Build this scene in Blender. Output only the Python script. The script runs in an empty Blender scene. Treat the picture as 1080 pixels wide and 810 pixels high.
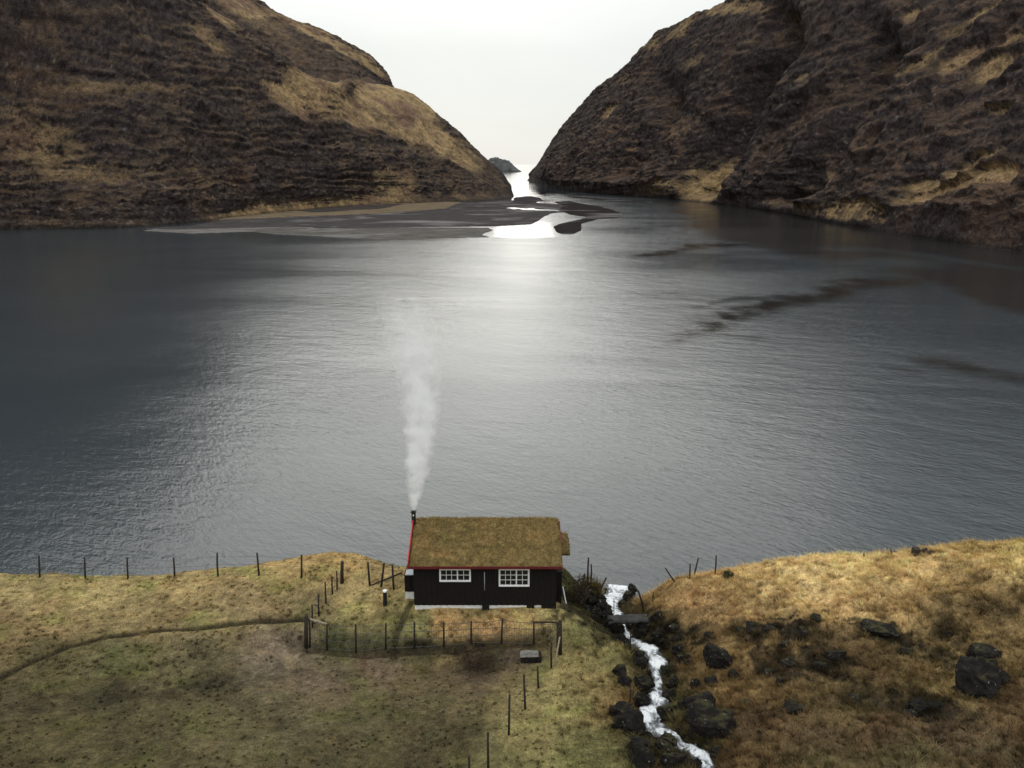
import bpy, math, random
import numpy as np
from mathutils import Vector
random.seed(7)
rng = np.random.default_rng(7)
SC = bpy.context.scene
COL = SC.collection
R = math.radians

# ------------------------------------------------------------------ camera model
CZ = 38.0; F = 900.0; PIT = math.atan((405-173)/F)
cp, sp = math.cos(PIT), math.sin(PIT)
def ray(px, py):
    u = (px-540)/F; v = (405-py)/F
    return np.array([u, cp+v*sp, -sp+v*cp])
def at_z(px, py, z):
    d = ray(px, py); t = (z-CZ)/d[2]
    return np.array([d[0]*t, d[1]*t, z])
def at_y(px, py, Y):
    d = ray(px, py); t = Y/d[1]
    return np.array([d[0]*t, Y, CZ+d[2]*t])
def proj(P):
    x, y, z = P[..., 0], P[..., 1], P[..., 2]-CZ
    dep = y*cp - z*sp
    up = y*sp + z*cp
    dep = np.maximum(dep, 1e-3)
    return 540+F*x/dep, 405-F*up/dep

# ------------------------------------------------------------------ numpy noise
_perm = rng.permutation(512).astype(np.int64)
_perm = np.concatenate([_perm, _perm, _perm])
_g = rng.normal(size=(512, 3)); _g /= np.linalg.norm(_g, axis=1)[:, None]
def pn(p):
    p = np.asarray(p, float)
    i = np.floor(p).astype(np.int64); f = p-i
    i &= 511
    u = f*f*f*(f*(f*6-15)+10)
    out = 0
    for dx in (0, 1):
        wx = u[..., 0] if dx else 1-u[..., 0]
        for dy in (0, 1):
            wy = u[..., 1] if dy else 1-u[..., 1]
            for dz in (0, 1):
                wz = u[..., 2] if dz else 1-u[..., 2]
                h = _perm[_perm[_perm[(i[..., 0]+dx) & 511]+((i[..., 1]+dy) & 511)]+((i[..., 2]+dz) & 511)]
                g = _g[h]
                dot = g[..., 0]*(f[..., 0]-dx)+g[..., 1]*(f[..., 1]-dy)+g[..., 2]*(f[..., 2]-dz)
                out = out+wx*wy*wz*dot
    return out*1.5
def fbm(p, oct=4, ridged=False):
    a = 1.0; s = 0; n = 0
    p = np.array(p, float)
    for k in range(oct):
        v = pn(p+k*17.3)
        if ridged: v = 1-2*np.abs(v)
        s = s+a*v; n += a; a *= .5; p = p*2.03
    return s/n
def n2(x, y, sc, oct=4, off=0.0, ridged=False):
    return fbm(np.stack([x/sc+off, y/sc-off*.7, np.full_like(x, off*1.3+.37)], -1), oct, ridged)
def sstep(a, b, x):
    t = np.clip((x-a)/(b-a), 0, 1); return t*t*(3-2*t)

# ------------------------------------------------------------------ object helpers
def tag(o, label=None, cat=None, group=None, kind=None):
    if label: o['label'] = label
    if cat: o['category'] = cat
    if group: o['group'] = group
    if kind: o['kind'] = kind
    return o
def empty(name, loc, label, cat, group=None):
    o = bpy.data.objects.new(name, None); COL.objects.link(o); o.location = Vector(loc)
    o.empty_display_size = .3
    return tag(o, label, cat, group)
def link(name, me, mat, parent=None, origin=None):
    """vertices are world coordinates; origin moves the pivot"""
    base = Vector(origin) if origin is not None else Vector((0, 0, 0))
    if parent is not None and origin is None:
        p = parent; base = Vector((0, 0, 0))
        while p is not None:
            base += p.location; p = p.parent
        me.transform(__import__('mathutils').Matrix.Translation(-base))
        o = bpy.data.objects.new(name, me); COL.objects.link(o); o.parent = parent
    else:
        if origin is not None:
            me.transform(__import__('mathutils').Matrix.Translation(-base))
        o = bpy.data.objects.new(name, me); COL.objects.link(o)
        if origin is not None: o.location = base
    if mat is not None: me.materials.append(mat)
    return o
def np_mesh(name, V, Fc, smooth=True, col=None):
    V = np.asarray(V, np.float32); Fc = np.asarray(Fc, np.int32)
    me = bpy.data.meshes.new(name)
    k = Fc.shape[1]
    me.vertices.add(len(V)); me.vertices.foreach_set('co', V.ravel())
    me.loops.add(Fc.size); me.loops.foreach_set('vertex_index', Fc.ravel())
    me.polygons.add(len(Fc)); me.polygons.foreach_set('loop_start', np.arange(0, Fc.size, k, dtype=np.int32))
    me.update(calc_edges=True)
    if smooth: me.polygons.foreach_set('use_smooth', np.ones(len(Fc), bool))
    if col is not None:
        a = me.color_attributes.new('col', 'FLOAT_COLOR', 'POINT')
        c = np.ones((len(V), 4), np.float32); c[:, :np.shape(col)[1]] = col
        a.data.foreach_set('color', c.ravel())
    me.update()
    return me
def grid_faces(nu, nv):
    i = np.arange(nu*nv).reshape(nu, nv)
    return np.stack([i[:-1, :-1], i[1:, :-1], i[1:, 1:], i[:-1, 1:]], -1).reshape(-1, 4)
class MB:
    def __init__(s): s.v = []; s.f = []
    def poly(s, pts, faces):
        b = len(s.v); s.v += [tuple(map(float, p)) for p in pts]; s.f += [tuple(b+i for i in f) for f in faces]
    def box(s, x0, x1, y0, y1, z0, z1):
        s.poly([(x0,y0,z0),(x1,y0,z0),(x1,y1,z0),(x0,y1,z0),(x0,y0,z1),(x1,y0,z1),(x1,y1,z1),(x0,y1,z1)],
               [(0,3,2,1),(4,5,6,7),(0,1,5,4),(1,2,6,5),(2,3,7,6),(3,0,4,7)])
    def beam(s, a, b, w, h=None, up=(0,0,1)):
        """rectangular bar from a to b"""
        h = h or w
        a = Vector(a); b = Vector(b); d = (b-a).normalized(); u = Vector(up)
        if abs(d.dot(u)) > .98: u = Vector((0,1,0))
        r = d.cross(u).normalized()*(w/2); q = r.cross(d).normalized()*(h/2)
        P = [c+sx*r+sy*q for c in (a, b) for sx, sy in ((-1,-1),(1,-1),(1,1),(-1,1))]
        s.poly(P, [(0,1,2,3),(7,6,5,4),(0,4,5,1),(1,5,6,2),(2,6,7,3),(3,7,4,0)])
    def tube(s, pts, rad, n=8, cap=True):
        rads = rad if hasattr(rad, '__len__') else [rad]*len(pts)
        pts = [Vector(p) for p in pts]; rings = []
        for i, p in enumerate(pts):
            d = (pts[min(i+1, len(pts)-1)]-pts[max(i-1, 0)]).normalized()
            u = Vector((0,0,1)) if abs(d.z) < .9 else Vector((0,1,0))
            r = d.cross(u).normalized(); q = r.cross(d).normalized()
            rings.append([p+(r*math.cos(2*math.pi*k/n)+q*math.sin(2*math.pi*k/n))*rads[i] for k in range(n)])
        V = [v for r_ in rings for v in r_]; Fs = []
        for i in range(len(pts)-1):
            for k in range(n):
                Fs.append((i*n+k, i*n+(k+1)%n, (i+1)*n+(k+1)%n, (i+1)*n+k))
        if cap: Fs += [tuple(range(n-1, -1, -1)), tuple((len(pts)-1)*n+k for k in range(n))]
        s.poly(V, Fs)
    def build(s, name, mat, parent=None, origin=None, smooth=False, bevel=0):
        me = bpy.data.meshes.new(name); me.from_pydata(s.v, [], s.f); me.update()
        if smooth: me.polygons.foreach_set('use_smooth', [True]*len(me.polygons))
        o = link(name, me, mat, parent, origin)
        if bevel:
            m = o.modifiers.new('bevel', 'BEVEL'); m.width = bevel; m.segments = 1; m.limit_method = 'ANGLE'
        return o

# ------------------------------------------------------------------ materials
def newmat(name):
    m = bpy.data.materials.new(name); m.use_nodes = True
    nt = m.node_tree; b = nt.nodes['Principled BSDF']; return m, nt, b
def noise_node(nt, scale, detail=5, rough=.55, vec=None, dist=0):
    n = nt.nodes.new('ShaderNodeTexNoise'); n.inputs['Scale'].default_value = scale
    n.inputs['Detail'].default_value = detail; n.inputs['Roughness'].default_value = rough
    n.inputs['Distortion'].default_value = dist
    if vec is not None: nt.links.new(vec, n.inputs['Vector'])
    return n
def ramp(nt, src, stops):
    r = nt.nodes.new('ShaderNodeValToRGB'); nt.links.new(src, r.inputs['Fac'])
    e = r.color_ramp.elements
    while len(e) < len(stops): e.new(.5)
    for el, (p, c) in zip(e, stops):
        el.position = p; el.color = (c, c, c, 1) if not hasattr(c, '__len__') else (*c, 1)
    return r
def mixc(nt, mode, fac, a, b):
    m = nt.nodes.new('ShaderNodeMix'); m.data_type = 'RGBA'; m.blend_type = mode; m.clamp_result = False
    ins = [i for i in m.inputs if i.type == 'RGBA']; out = [o for o in m.outputs if o.type == 'RGBA'][0]
    for s, v in ((m.inputs[0], fac), (ins[0], a), (ins[1], b)):
        if isinstance(v, bpy.types.NodeSocket): nt.links.new(v, s)
        elif hasattr(v, '__len__'): s.default_value = (*v, 1)
        else: s.default_value = v if s.type == 'VALUE' else (v, v, v, 1)
    return out
def math_node(nt, op, a, b=None):
    m = nt.nodes.new('ShaderNodeMath'); m.operation = op
    for s, v in ((m.inputs[0], a), (m.inputs[1], b)):
        if v is None: continue
        if isinstance(v, bpy.types.NodeSocket): nt.links.new(v, s)
        else: s.default_value = v
    return m.outputs[0]
def bump(nt, b, h, strength, dist):
    n = nt.nodes.new('ShaderNodeBump'); n.inputs['Strength'].default_value = strength
    n.inputs['Distance'].default_value = dist; nt.links.new(h, n.inputs['Height'])
    nt.links.new(n.outputs[0], b.inputs['Normal']); return n
def pos(nt):
    g = nt.nodes.new('ShaderNodeNewGeometry'); return g.outputs['Position']
def objco(nt):
    t = nt.nodes.new('ShaderNodeTexCoord'); return t.outputs['Object']

def attr_mat(name, rough, spec, scales, var, bstr, bdist, transl=0):
    """surface coloured by its 'col' attribute with finer noise on top"""
    m, nt, b = newmat(name)
    a = nt.nodes.new('ShaderNodeVertexColor'); a.layer_name = 'col'
    c = a.outputs['Color']; P = pos(nt); hs = None
    for s_, v_ in zip(scales, var):
        n = noise_node(nt, s_, 5, .62, P)
        r = ramp(nt, n.outputs['Fac'], [(.32, 1-v_), (.68, 1+v_)])
        c = mixc(nt, 'MULTIPLY', 1.0, c, r.outputs['Color'])
        hs = n.outputs['Fac'] if hs is None else math_node(nt, 'ADD', hs, n.outputs['Fac'])
    nt.links.new(c, b.inputs['Base Color'])
    b.inputs['Roughness'].default_value = rough; b.inputs['Specular IOR Level'].default_value = spec
    if bstr: bump(nt, b, hs, bstr, bdist)
    return m
M = {}
M['ground'] = attr_mat('ground_turf', .95, .1, (2.2, 9.0), (.3, .35), .8, .12)
M['rock_face'] = attr_mat('mountain_rock_and_grass', .95, .08, (.1, .33, .85), (.25, .4, .45), 1.0, .6)
M['far_face'] = attr_mat('far_mountain', .95, .1, (.05, .2), (.25, .3), 1.0, 3.0)
# blades
m, nt, b = newmat('grass_blades'); a = nt.nodes.new('ShaderNodeVertexColor'); a.layer_name = 'col'
nt.links.new(a.outputs['Color'], b.inputs['Base Color']); b.inputs['Roughness'].default_value = .8
b.inputs['Specular IOR Level'].default_value = .15
tr = nt.nodes.new('ShaderNodeBsdfTranslucent'); nt.links.new(a.outputs['Color'], tr.inputs['Color'])
mx = nt.nodes.new('ShaderNodeMixShader'); mx.inputs[0].default_value = .3
nt.links.new(b.outputs[0], mx.inputs[1]); nt.links.new(tr.outputs[0], mx.inputs[2])
nt.links.new(mx.outputs[0], nt.nodes['Material Output'].inputs['Surface'])
M['blade'] = m
def plain(name, c, rough=.7, spec=.3, nscale=8, nvar=.25, bstr=.3, bdist=.01, metal=0, stretch=None):
    m, nt, b = newmat(name); O = objco(nt); v = O
    if stretch:
        mp = nt.nodes.new('ShaderNodeMapping'); mp.inputs['Scale'].default_value = stretch
        nt.links.new(O, mp.inputs['Vector']); v = mp.outputs[0]
    n = noise_node(nt, nscale, 5, .6, v)
    r = ramp(nt, n.outputs['Fac'], [(.3, 1-nvar), (.7, 1+nvar)])
    nt.links.new(mixc(nt, 'MULTIPLY', 1.0, c, r.outputs['Color']), b.inputs['Base Color'])
    b.inputs['Roughness'].default_value = rough; b.inputs['Specular IOR Level'].default_value = spec
    b.inputs['Metallic'].default_value = metal
    if bstr: bump(nt, b, n.outputs['Fac'], bstr, bdist)
    return m
M['tar'] = plain('tarred_black_boards', (.012, .0095, .0085), .85, .15, 6, .4, .4, .01, stretch=(6, 6, .5))
M['white'] = plain('white_paint', (.72, .72, .70), .55, .4, 10, .08, .1, .004)
M['found'] = plain('whitewashed_foundation', (.62, .62, .60), .8, .2, 5, .22, .3, .01)
M['red'] = plain('red_paint', (.36, .022, .02), .5, .4, 6, .2, .15, .005)
M['red_dk'] = plain('dark_red_paint', (.10, .012, .011), .6, .3, 6, .25, .15, .005)  # darker copy of the red paint, for the eaves and right bargeboard
M['metal'] = plain('grey_sheet_metal', (.32, .35, .38), .45, .5, 4, .15, .1, .004)
M['black'] = plain('black_flue', (.012, .011, .011), .6, .3, 10, .3, .2, .005)
M['post'] = plain('weathered_dark_wood', (.035, .028, .023), .9, .15, 9, .4, .6, .01, stretch=(3, 3, .6))
M['pale_wood'] = plain('pale_bare_wood', (.30, .25, .18), .85, .2, 9, .3, .5, .01)
M['wire'] = plain('rusty_wire', (.06, .05, .045), .6, .4, 20, .2, 0)
M['slab'] = plain('grey_stone_slab', (.035, .034, .032), .9, .15, 3, .45, .8, .05)
M['grey_cap'] = plain('lichen_grey_stone', (.15, .14, .125), .9, .15, 3, .5, .8, .04)
M['twig'] = plain('bare_twigs', (.05, .036, .025), .9, .1, 9, .3, 0)
M['leaf'] = plain('dark_shrub_leaves', (.028, .034, .018), .85, .15, 9, .3, 0)
m, nt, b = newmat('window_glass'); b.inputs['Base Color'].default_value = (.012, .013, .014, 1)
b.inputs['Roughness'].default_value = .08; b.inputs['Specular IOR Level'].default_value = .5; M['glass'] = m
# boulders : dark basalt, lichen spots
m, nt, b = newmat('dark_basalt_boulder'); O = pos(nt)
n1 = noise_node(nt, 2.5, 6, .65, O); n3 = noise_node(nt, 5.5, 4, .6, O); 
c1 = ramp(nt, n1.outputs['Fac'], [(.3, (.008, .007, .0065)), (.55, (.017, .015, .013)), (.75, (.036, .031, .024))])
li = ramp(nt, n3.outputs['Fac'], [(.66, 0.), (.71, 1.)])
ms = noise_node(nt, 1.1, 4, .6, O); gz = nt.nodes.new('ShaderNodeNewGeometry'); sx = nt.nodes.new('ShaderNodeSeparateXYZ')
nt.links.new(gz.outputs['Normal'], sx.inputs[0])
mm = ramp(nt, math_node(nt, 'MULTIPLY', sx.outputs['Z'], ms.outputs['Fac']), [(.42, 0.), (.56, .8)])
c2 = mixc(nt, 'MIX', mm.outputs['Color'], c1.outputs['Color'], (.045, .042, .018))
c3 = mixc(nt, 'MIX', li.outputs['Color'], c2, (.26, .25, .23))
nt.links.new(c3, b.inputs['Base Color']); b.inputs['Roughness'].default_value = .95
b.inputs['Specular IOR Level'].default_value = .12
bump(nt, b, n1.outputs['Fac'], 1.0, .25); M['boulder'] = m
# stream foam
m, nt, b = newmat('white_water'); O = pos(nt)
mp = nt.nodes.new('ShaderNodeMapping'); mp.inputs['Scale'].default_value = (1, .55, 1); nt.links.new(O, mp.inputs['Vector'])
n1 = noise_node(nt, 2.6, 6, .7, mp.outputs[0], .6); n3 = noise_node(nt, 9, 4, .6, O)
va = nt.nodes.new('ShaderNodeVertexColor'); va.layer_name = 'col'; vs = nt.nodes.new('ShaderNodeSeparateColor'); nt.links.new(va.outputs['Color'], vs.inputs[0])
ff = math_node(nt, 'ADD', math_node(nt, 'ADD', n1.outputs['Fac'], math_node(nt, 'MULTIPLY', vs.outputs[1], .10)), math_node(nt, 'MULTIPLY', vs.outputs[0], -.20))
c1 = ramp(nt, ff, [(.42, (.025, .03, .035)), (.50, (.30, .32, .35)), (.57, (.72, .74, .77))])
nt.links.new(c1.outputs['Color'], b.inputs['Base Color']); b.inputs['Roughness'].default_value = .35
bump(nt, b, math_node(nt, 'ADD', n1.outputs['Fac'], math_node(nt, 'MULTIPLY', n3.outputs['Fac'], .5)), .9, .15)
M['foam'] = m
# water
m, nt, b = newmat('lagoon_water'); P = pos(nt)
b.inputs['Base Color'].default_value = (.027, .033, .035, 1); b.inputs['IOR'].default_value = 1.33
b.inputs['Specular IOR Level'].default_value = .5
def mapped(nt, P, rot, sc):
    mp = nt.nodes.new('ShaderNodeMapping'); mp.inputs['Rotation'].default_value = (0, 0, rot); nt.links.new(P, mp.inputs['Vector'])
    m2 = nt.nodes.new('ShaderNodeMapping'); m2.inputs['Scale'].default_value = sc
    nt.links.new(mp.outputs[0], m2.inputs['Vector']); return m2.outputs[0]
w1 = noise_node(nt, 1.0, 4, .6, mapped(nt, P, R(48), (.5, 1.35, 1)), .5)
w2 = noise_node(nt, .16, 3, .5, mapped(nt, P, R(38), (.6, 1.2, 1)), .3)
w3 = noise_node(nt, 2.6, 2, .5, mapped(nt, P, R(58), (.6, 1.2, 1)), .2)
gust = noise_node(nt, .012, 4, .6, mapped(nt, P, R(10), (.6, 1.3, 1)), .8)
gr = ramp(nt, gust.outputs['Fac'], [(.36, .6), (.64, 1.12)])
hh = math_node(nt, 'ADD', math_node(nt, 'MULTIPLY', w1.outputs['Fac'], .11), math_node(nt, 'MULTIPLY', w2.outputs['Fac'], .17))
hh = math_node(nt, 'ADD', hh, math_node(nt, 'MULTIPLY', w3.outputs['Fac'], .035))
w4 = noise_node(nt, .34, 4, .65, mapped(nt, P, R(12), (.45, 1.2, 1)), .4)
hh = math_node(nt, 'ADD', hh, math_node(nt, 'MULTIPLY', w4.outputs['Fac'], .10))
# sheltered water behind the sandbars lies calm
sw_ = nt.nodes.new('ShaderNodeSeparateXYZ'); nt.links.new(P, sw_.inputs[0])
calm = ramp(nt, math_node(nt, 'DIVIDE', math_node(nt, 'ADD', sw_.outputs['Y'], math_node(nt, 'MULTIPLY', gust.outputs['Fac'], 30.)), 1000.), [(.478, 1.), (.53, 1.)])
bn = bump(nt, b, math_node(nt, 'MULTIPLY', math_node(nt, 'MULTIPLY', hh, gr.outputs['Color']), calm.outputs['Color']), 1.0, .8)
rr = ramp(nt, gust.outputs['Fac'], [(.35, .13), (.65, .20)]); nt.links.new(math_node(nt, 'MULTIPLY', rr.outputs['Color'], calm.outputs['Color']), b.inputs['Roughness'])
va = nt.nodes.new('ShaderNodeVertexColor'); va.layer_name = 'col'; vs = nt.nodes.new('ShaderNodeSeparateColor'); nt.links.new(va.outputs['Color'], vs.inputs[0])
cw = mixc(nt, 'MIX', vs.outputs[0], (.026, .034, .040), (.016, .013, .012)); nt.links.new(cw, b.inputs['Base Color'])
sm = math_node(nt, 'MULTIPLY', math_node(nt, 'ADD', math_node(nt, 'SUBTRACT', 1.0, math_node(nt, 'MULTIPLY', vs.outputs[0], .6)), math_node(nt, 'MULTIPLY', vs.outputs[1], .35)), math_node(nt, 'SUBTRACT', 1.0, math_node(nt, 'MULTIPLY', vs.outputs[2], .85)))
nt.links.new(math_node(nt, 'MULTIPLY', .5, math_node(nt, 'SUBTRACT', 1.0, math_node(nt, 'MULTIPLY', vs.outputs[0], .6))), b.inputs['Specular IOR Level'])
h2 = math_node(nt, 'MULTIPLY', math_node(nt, 'MULTIPLY', math_node(nt, 'MULTIPLY', hh, gr.outputs['Color']), calm.outputs['Color']), sm); nt.links.new(h2, bn.inputs['Height'])
nt.links.new(math_node(nt, 'MULTIPLY', math_node(nt, 'MULTIPLY', rr.outputs['Color'], calm.outputs['Color']), sm), b.inputs['Roughness'])
M['water'] = m
# wet sand: colour attribute; alpha channel of look is roughness via second noise
m, nt, b = newmat('wet_black_sand'); a = nt.nodes.new('ShaderNodeVertexColor'); a.layer_name = 'col'; P = pos(nt)
n1 = noise_node(nt, .22, 8, .72, mapped(nt, P, 0, (.35, 1.2, 1)))
r1 = ramp(nt, n1.outputs['Fac'], [(.3, .5), (.7, 1.6)])
nt.links.new(mixc(nt, 'MULTIPLY', 1.0, a.outputs['Color'], r1.outputs['Color']), b.inputs['Base Color'])
r2 = ramp(nt, n1.outputs['Fac'], [(.35, .75), (.65, .95)]); nt.links.new(r2.outputs['Color'], b.inputs['Roughness'])
sp1 = noise_node(nt, .02, 6, .62, mapped(nt, P, R(-12), (.7, 1.0, 1)), .6)
wet = math_node(nt, 'ADD', sp1.outputs['Fac'], math_node(nt, 'SUBTRACT', a.outputs['Alpha'], .5))
r3 = ramp(nt, wet, [(.48, 0.), (.70, .4)]); nt.links.new(r3.outputs['Color'], b.inputs['Specular IOR Level'])
r2 = ramp(nt, wet, [(.48, .9), (.70, .45)]); nt.links.new(r2.outputs['Color'], b.inputs['Roughness'])
bump(nt, b, noise_node(nt, 1.5, 4, .6, P).outputs['Fac'], .25, .05); M['sand'] = m

# ------------------------------------------------------------------ near hillside: height function
edge_px = [(-250,612,13.0),(-100,608,13.2),(0,606,13.3),(80,608,13.4),(180,606,13.6),(230,601,13.9),(300,591,14.5),(345,584.5,14.9),(375,586,14.8),(400,594,14.4),
           (430,598,14.4),(520,600,14.5),(600,598,14.4),(620,601,14.2),(640,614,13.3),(660,622,12.9),(690,617,13.6),(710,611,14.2),(760,604.5,14.9),(800,598,15.3),(850,589.5,15.9),
           (880,586,16.1),(960,583,16.6),(1010,577,17.0),(1080,570,17.6),(1250,560,18.6)]
E = np.array([at_z(*e) for e in edge_px])
Ex = np.concatenate([[-90], E[:, 0], [90]]); Ey = np.concatenate([[E[0, 1]], E[:, 1], [E[-1, 1]]])
ctl_px = [(0,650,13.6),(0,700,14),(0,750,14.3),(0,810,14.8),(180,650,13.8),(180,720,14),(180,810,14.8),
 (330,622,14.5),(323,655,14.25),(323,683,13.8),(345,686,13.75),(400,640,14.45),(375,688,13.7),(408,684,13.65),(400,740,14),(400,810,14.6),(415,655,14.3),
 (430,640.5,14.9),(470,640,15),(530,640,15),(580,640,15),(605,640,14.8),(437,660,14.4),(500,661,14.45),(560,662,14.4),
 (437,683,13.62),(470,682,13.62),(510,681,13.62),(580,686,13.7),(500,720,13.9),(515,810,14.5),
 (600,690,13.9),(620,720,14.05),(600,810,14.6),(640,760,14.3),(636,690,13.9),(625,655,14.3),
 (720,640,14.3),(730,672,14.2),(760,720,14.5),(780,780,14.8),(800,810,15),
 (850,640,15.8),(850,700,15.3),(850,760,15.2),(850,810,15.4),
 (960,640,16.6),(960,700,15.9),(960,760,15.6),(960,810,15.8),(1080,620,17.6),(1080,700,16.7),(1080,810,16.3),(820,665,15.1),(930,675,16.2)]
K = [at_z(*c) for c in ctl_px]+list(E)
K += [np.array(v, float) for v in [(-7,45.5,14.9),(3,45.5,14.9),(-2,47.5,14.6),(-60,50,13),(-60,20,16),(60,45,19.5),(60,20,17.5),(0,5,17.5),(-45,0,18),(45,0,19),(-60,-10,19),(60,-10,20),(0,-10,19),
      (-30,62,11),(0,62,11),(40,62,14),(-80,62,9),(80,60,16)]]
K = np.array(K)
def tps_fit(K, lam=.02):
    n = len(K); d = np.linalg.norm(K[:, None, :2]-K[None, :, :2], axis=-1)
    A = np.where(d > 0, d*d*np.log(np.maximum(d, 1e-9)), 0)+lam*n*np.eye(n)
    Pm = np.column_stack([np.ones(n), K[:, :2]])
    S = np.block([[A, Pm], [Pm.T, np.zeros((3, 3))]])
    return np.linalg.solve(S, np.concatenate([K[:, 2], np.zeros(3)]))
W = tps_fit(K)
def tps(x, y):
    out = W[-3]+W[-2]*x+W[-1]*y
    for k in range(len(K)):
        r2 = (x-K[k, 0])**2+(y-K[k, 1])**2
        out = out+W[k]*.5*r2*np.log(np.maximum(r2, 1e-12))
    return out
# stream centre line: px, py, z, width px
st_px = [(790,850,15.1,26),(760,826,14.75,20),(747,806,14.5,17),(733,791,14.35,24),(712,780,14.2,20),(694,767,14.0,28),(684,755,13.85,26),(692,743,13.7,30),(692,734,13.55,22),(694,718,13.4,11),
         (691,706,13.25,16),(694,696,13.1,24),(686,685,12.95,22),(674,677,12.75,20),(664,671,12.6,12),(658,663,12.4,13),(656,655,11.9,13),(651,648,9.8,17),(645,641,7.4,22),(644,634,5.0,22),(648,627,2.7,26),(653,621.5,1.0,30),(655,618.5,-.1,34)]
stp = np.array([at_z(a, b_, c) for a, b_, c, w in st_px])
stw = np.array([w/2/F*math.hypot(p[1], CZ-p[2]) for (a, b_, c, w), p in zip(st_px, stp)])
def cr(P, n):
    """Catmull-Rom resample of rows of P"""
    P = np.asarray(P, float); m_ = len(P)
    t = np.linspace(0, m_-1, n); i = np.minimum(t.astype(int), m_-2); f = (t-i)
    f = f.reshape((-1,)+(1,)*(P.ndim-1))
    g = lambda k: P[np.clip(k, 0, m_-1)]
    p0, p1, p2, p3 = g(i-1), g(i), g(i+1), g(i+2)
    return .5*((2*p1)+(-p0+p2)*f+(2*p0-5*p1+4*p2-p3)*f*f+(-p0+3*p1-3*p2+p3)*f**3)
SL = cr(np.column_stack([stp, stw]), 110)
def H(x, y, fine=True):
    x = np.asarray(x, float); y = np.asarray(y, float)
    h = tps(x, y)
    # crest, then the slope down to the lagoon
    ey = np.interp(x, Ex, Ey)+.5*n2(x, x*0, 2.3, 2, 5.0)
    d = np.maximum(0, y-ey); ss_ = sstep(1, 4, x)*(1-sstep(13, 20, x)); h = h-(np.sqrt(d*d*(.75*(1-ss_)+.34*ss_)+.3)-.5477)-.012*d*d*(1-ss_)
    h = np.maximum(h, -4.0)
    if fine:
        rs_ = sstep(3.5, 7, x)
        h = h+.16*n2(x, y, 4.5, 3, 1.0)+.16*n2(x, y, 1.1, 3, 2.0)*(.35+rs_)+.07*n2(x, y, .36, 3, 3.0)*(.5+.8*rs_)
        # rougher ground on the right hand slope
        h = h+.75*n2(x, y, 2.6, 3, 9.0)*rs_*(1-sstep(40.5, 43.5, y))
    # ditch across the field and worn track
    for line, wd, dep in ((DITCH, .2, .45), (TRACK, .14, .28), (TRENCH, .22, .22)):
        for a_, b_ in zip(line[:-1], line[1:]):
            ab = b_-a_; L2 = (ab**2).sum(); t = np.clip(((x-a_[0])*ab[0]+(y-a_[1])*ab[1])/L2, 0, 1)
            r = np.hypot(x-a_[0]-t*ab[0], y-a_[1]-t*ab[1])
            # lay the maximum, not the sum, of neighbouring segments
            cut = dep*np.exp(-(r/wd)**2)
            acc = cut if a_ is line[0] else np.maximum(acc, cut)
        h = h-acc
    # stream bed
    best = np.full(x.shape, 1e9); bz = np.zeros(x.shape)
    for k in range(len(SL)):
        r = np.hypot(x-SL[k, 0], y-SL[k, 1])-SL[k, 3]
        sl = .75+.5*sstep(44, 48, SL[k, 1])
        v = SL[k, 2]-.22+sl*np.maximum(0, r)
        m_ = v < best; best = np.where(m_, v, best)
    best = best+.35*n2(x, y, 1.0, 3, 4.0)*np.clip((best-h+1.5), 0, 1)*sstep(.1, .8, best-np.floor(best)*0-0)*.6
    k_ = .25; hm = np.clip(.5+.5*(best-h)/k_, 0, 1)
    h = best*(1-hm)+h*hm-k_*hm*(1-hm)
    return h
def pl(pts, z=14.1): return [at_z(a, b_, z)[:2] for a, b_ in pts]
DITCH = pl([(-60,735),(0,716),(40,695),(70,680),(110,668),(160,662),(220,661),(270,658),(322,657)], 13.95)
TRACK = pl([(414,674),(418,664),(426,655),(436,645)], 14.3)
TRENCH = pl([(326,686),(380,689),(437,685),(500,683),(560,683)], 13.68)
TS = np.linspace(18, 130, 3500)
def on_ground(px, py):
    d = ray(px, py); x = d[0]*TS; y = d[1]*TS; z = CZ+d[2]*TS
    h = H(x, y); k = np.argmax(z < h)
    return np.array([x[k], y[k], h[k]])
def ground_at(x, y): return float(H(np.array([x]), np.array([y]))[0])

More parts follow.
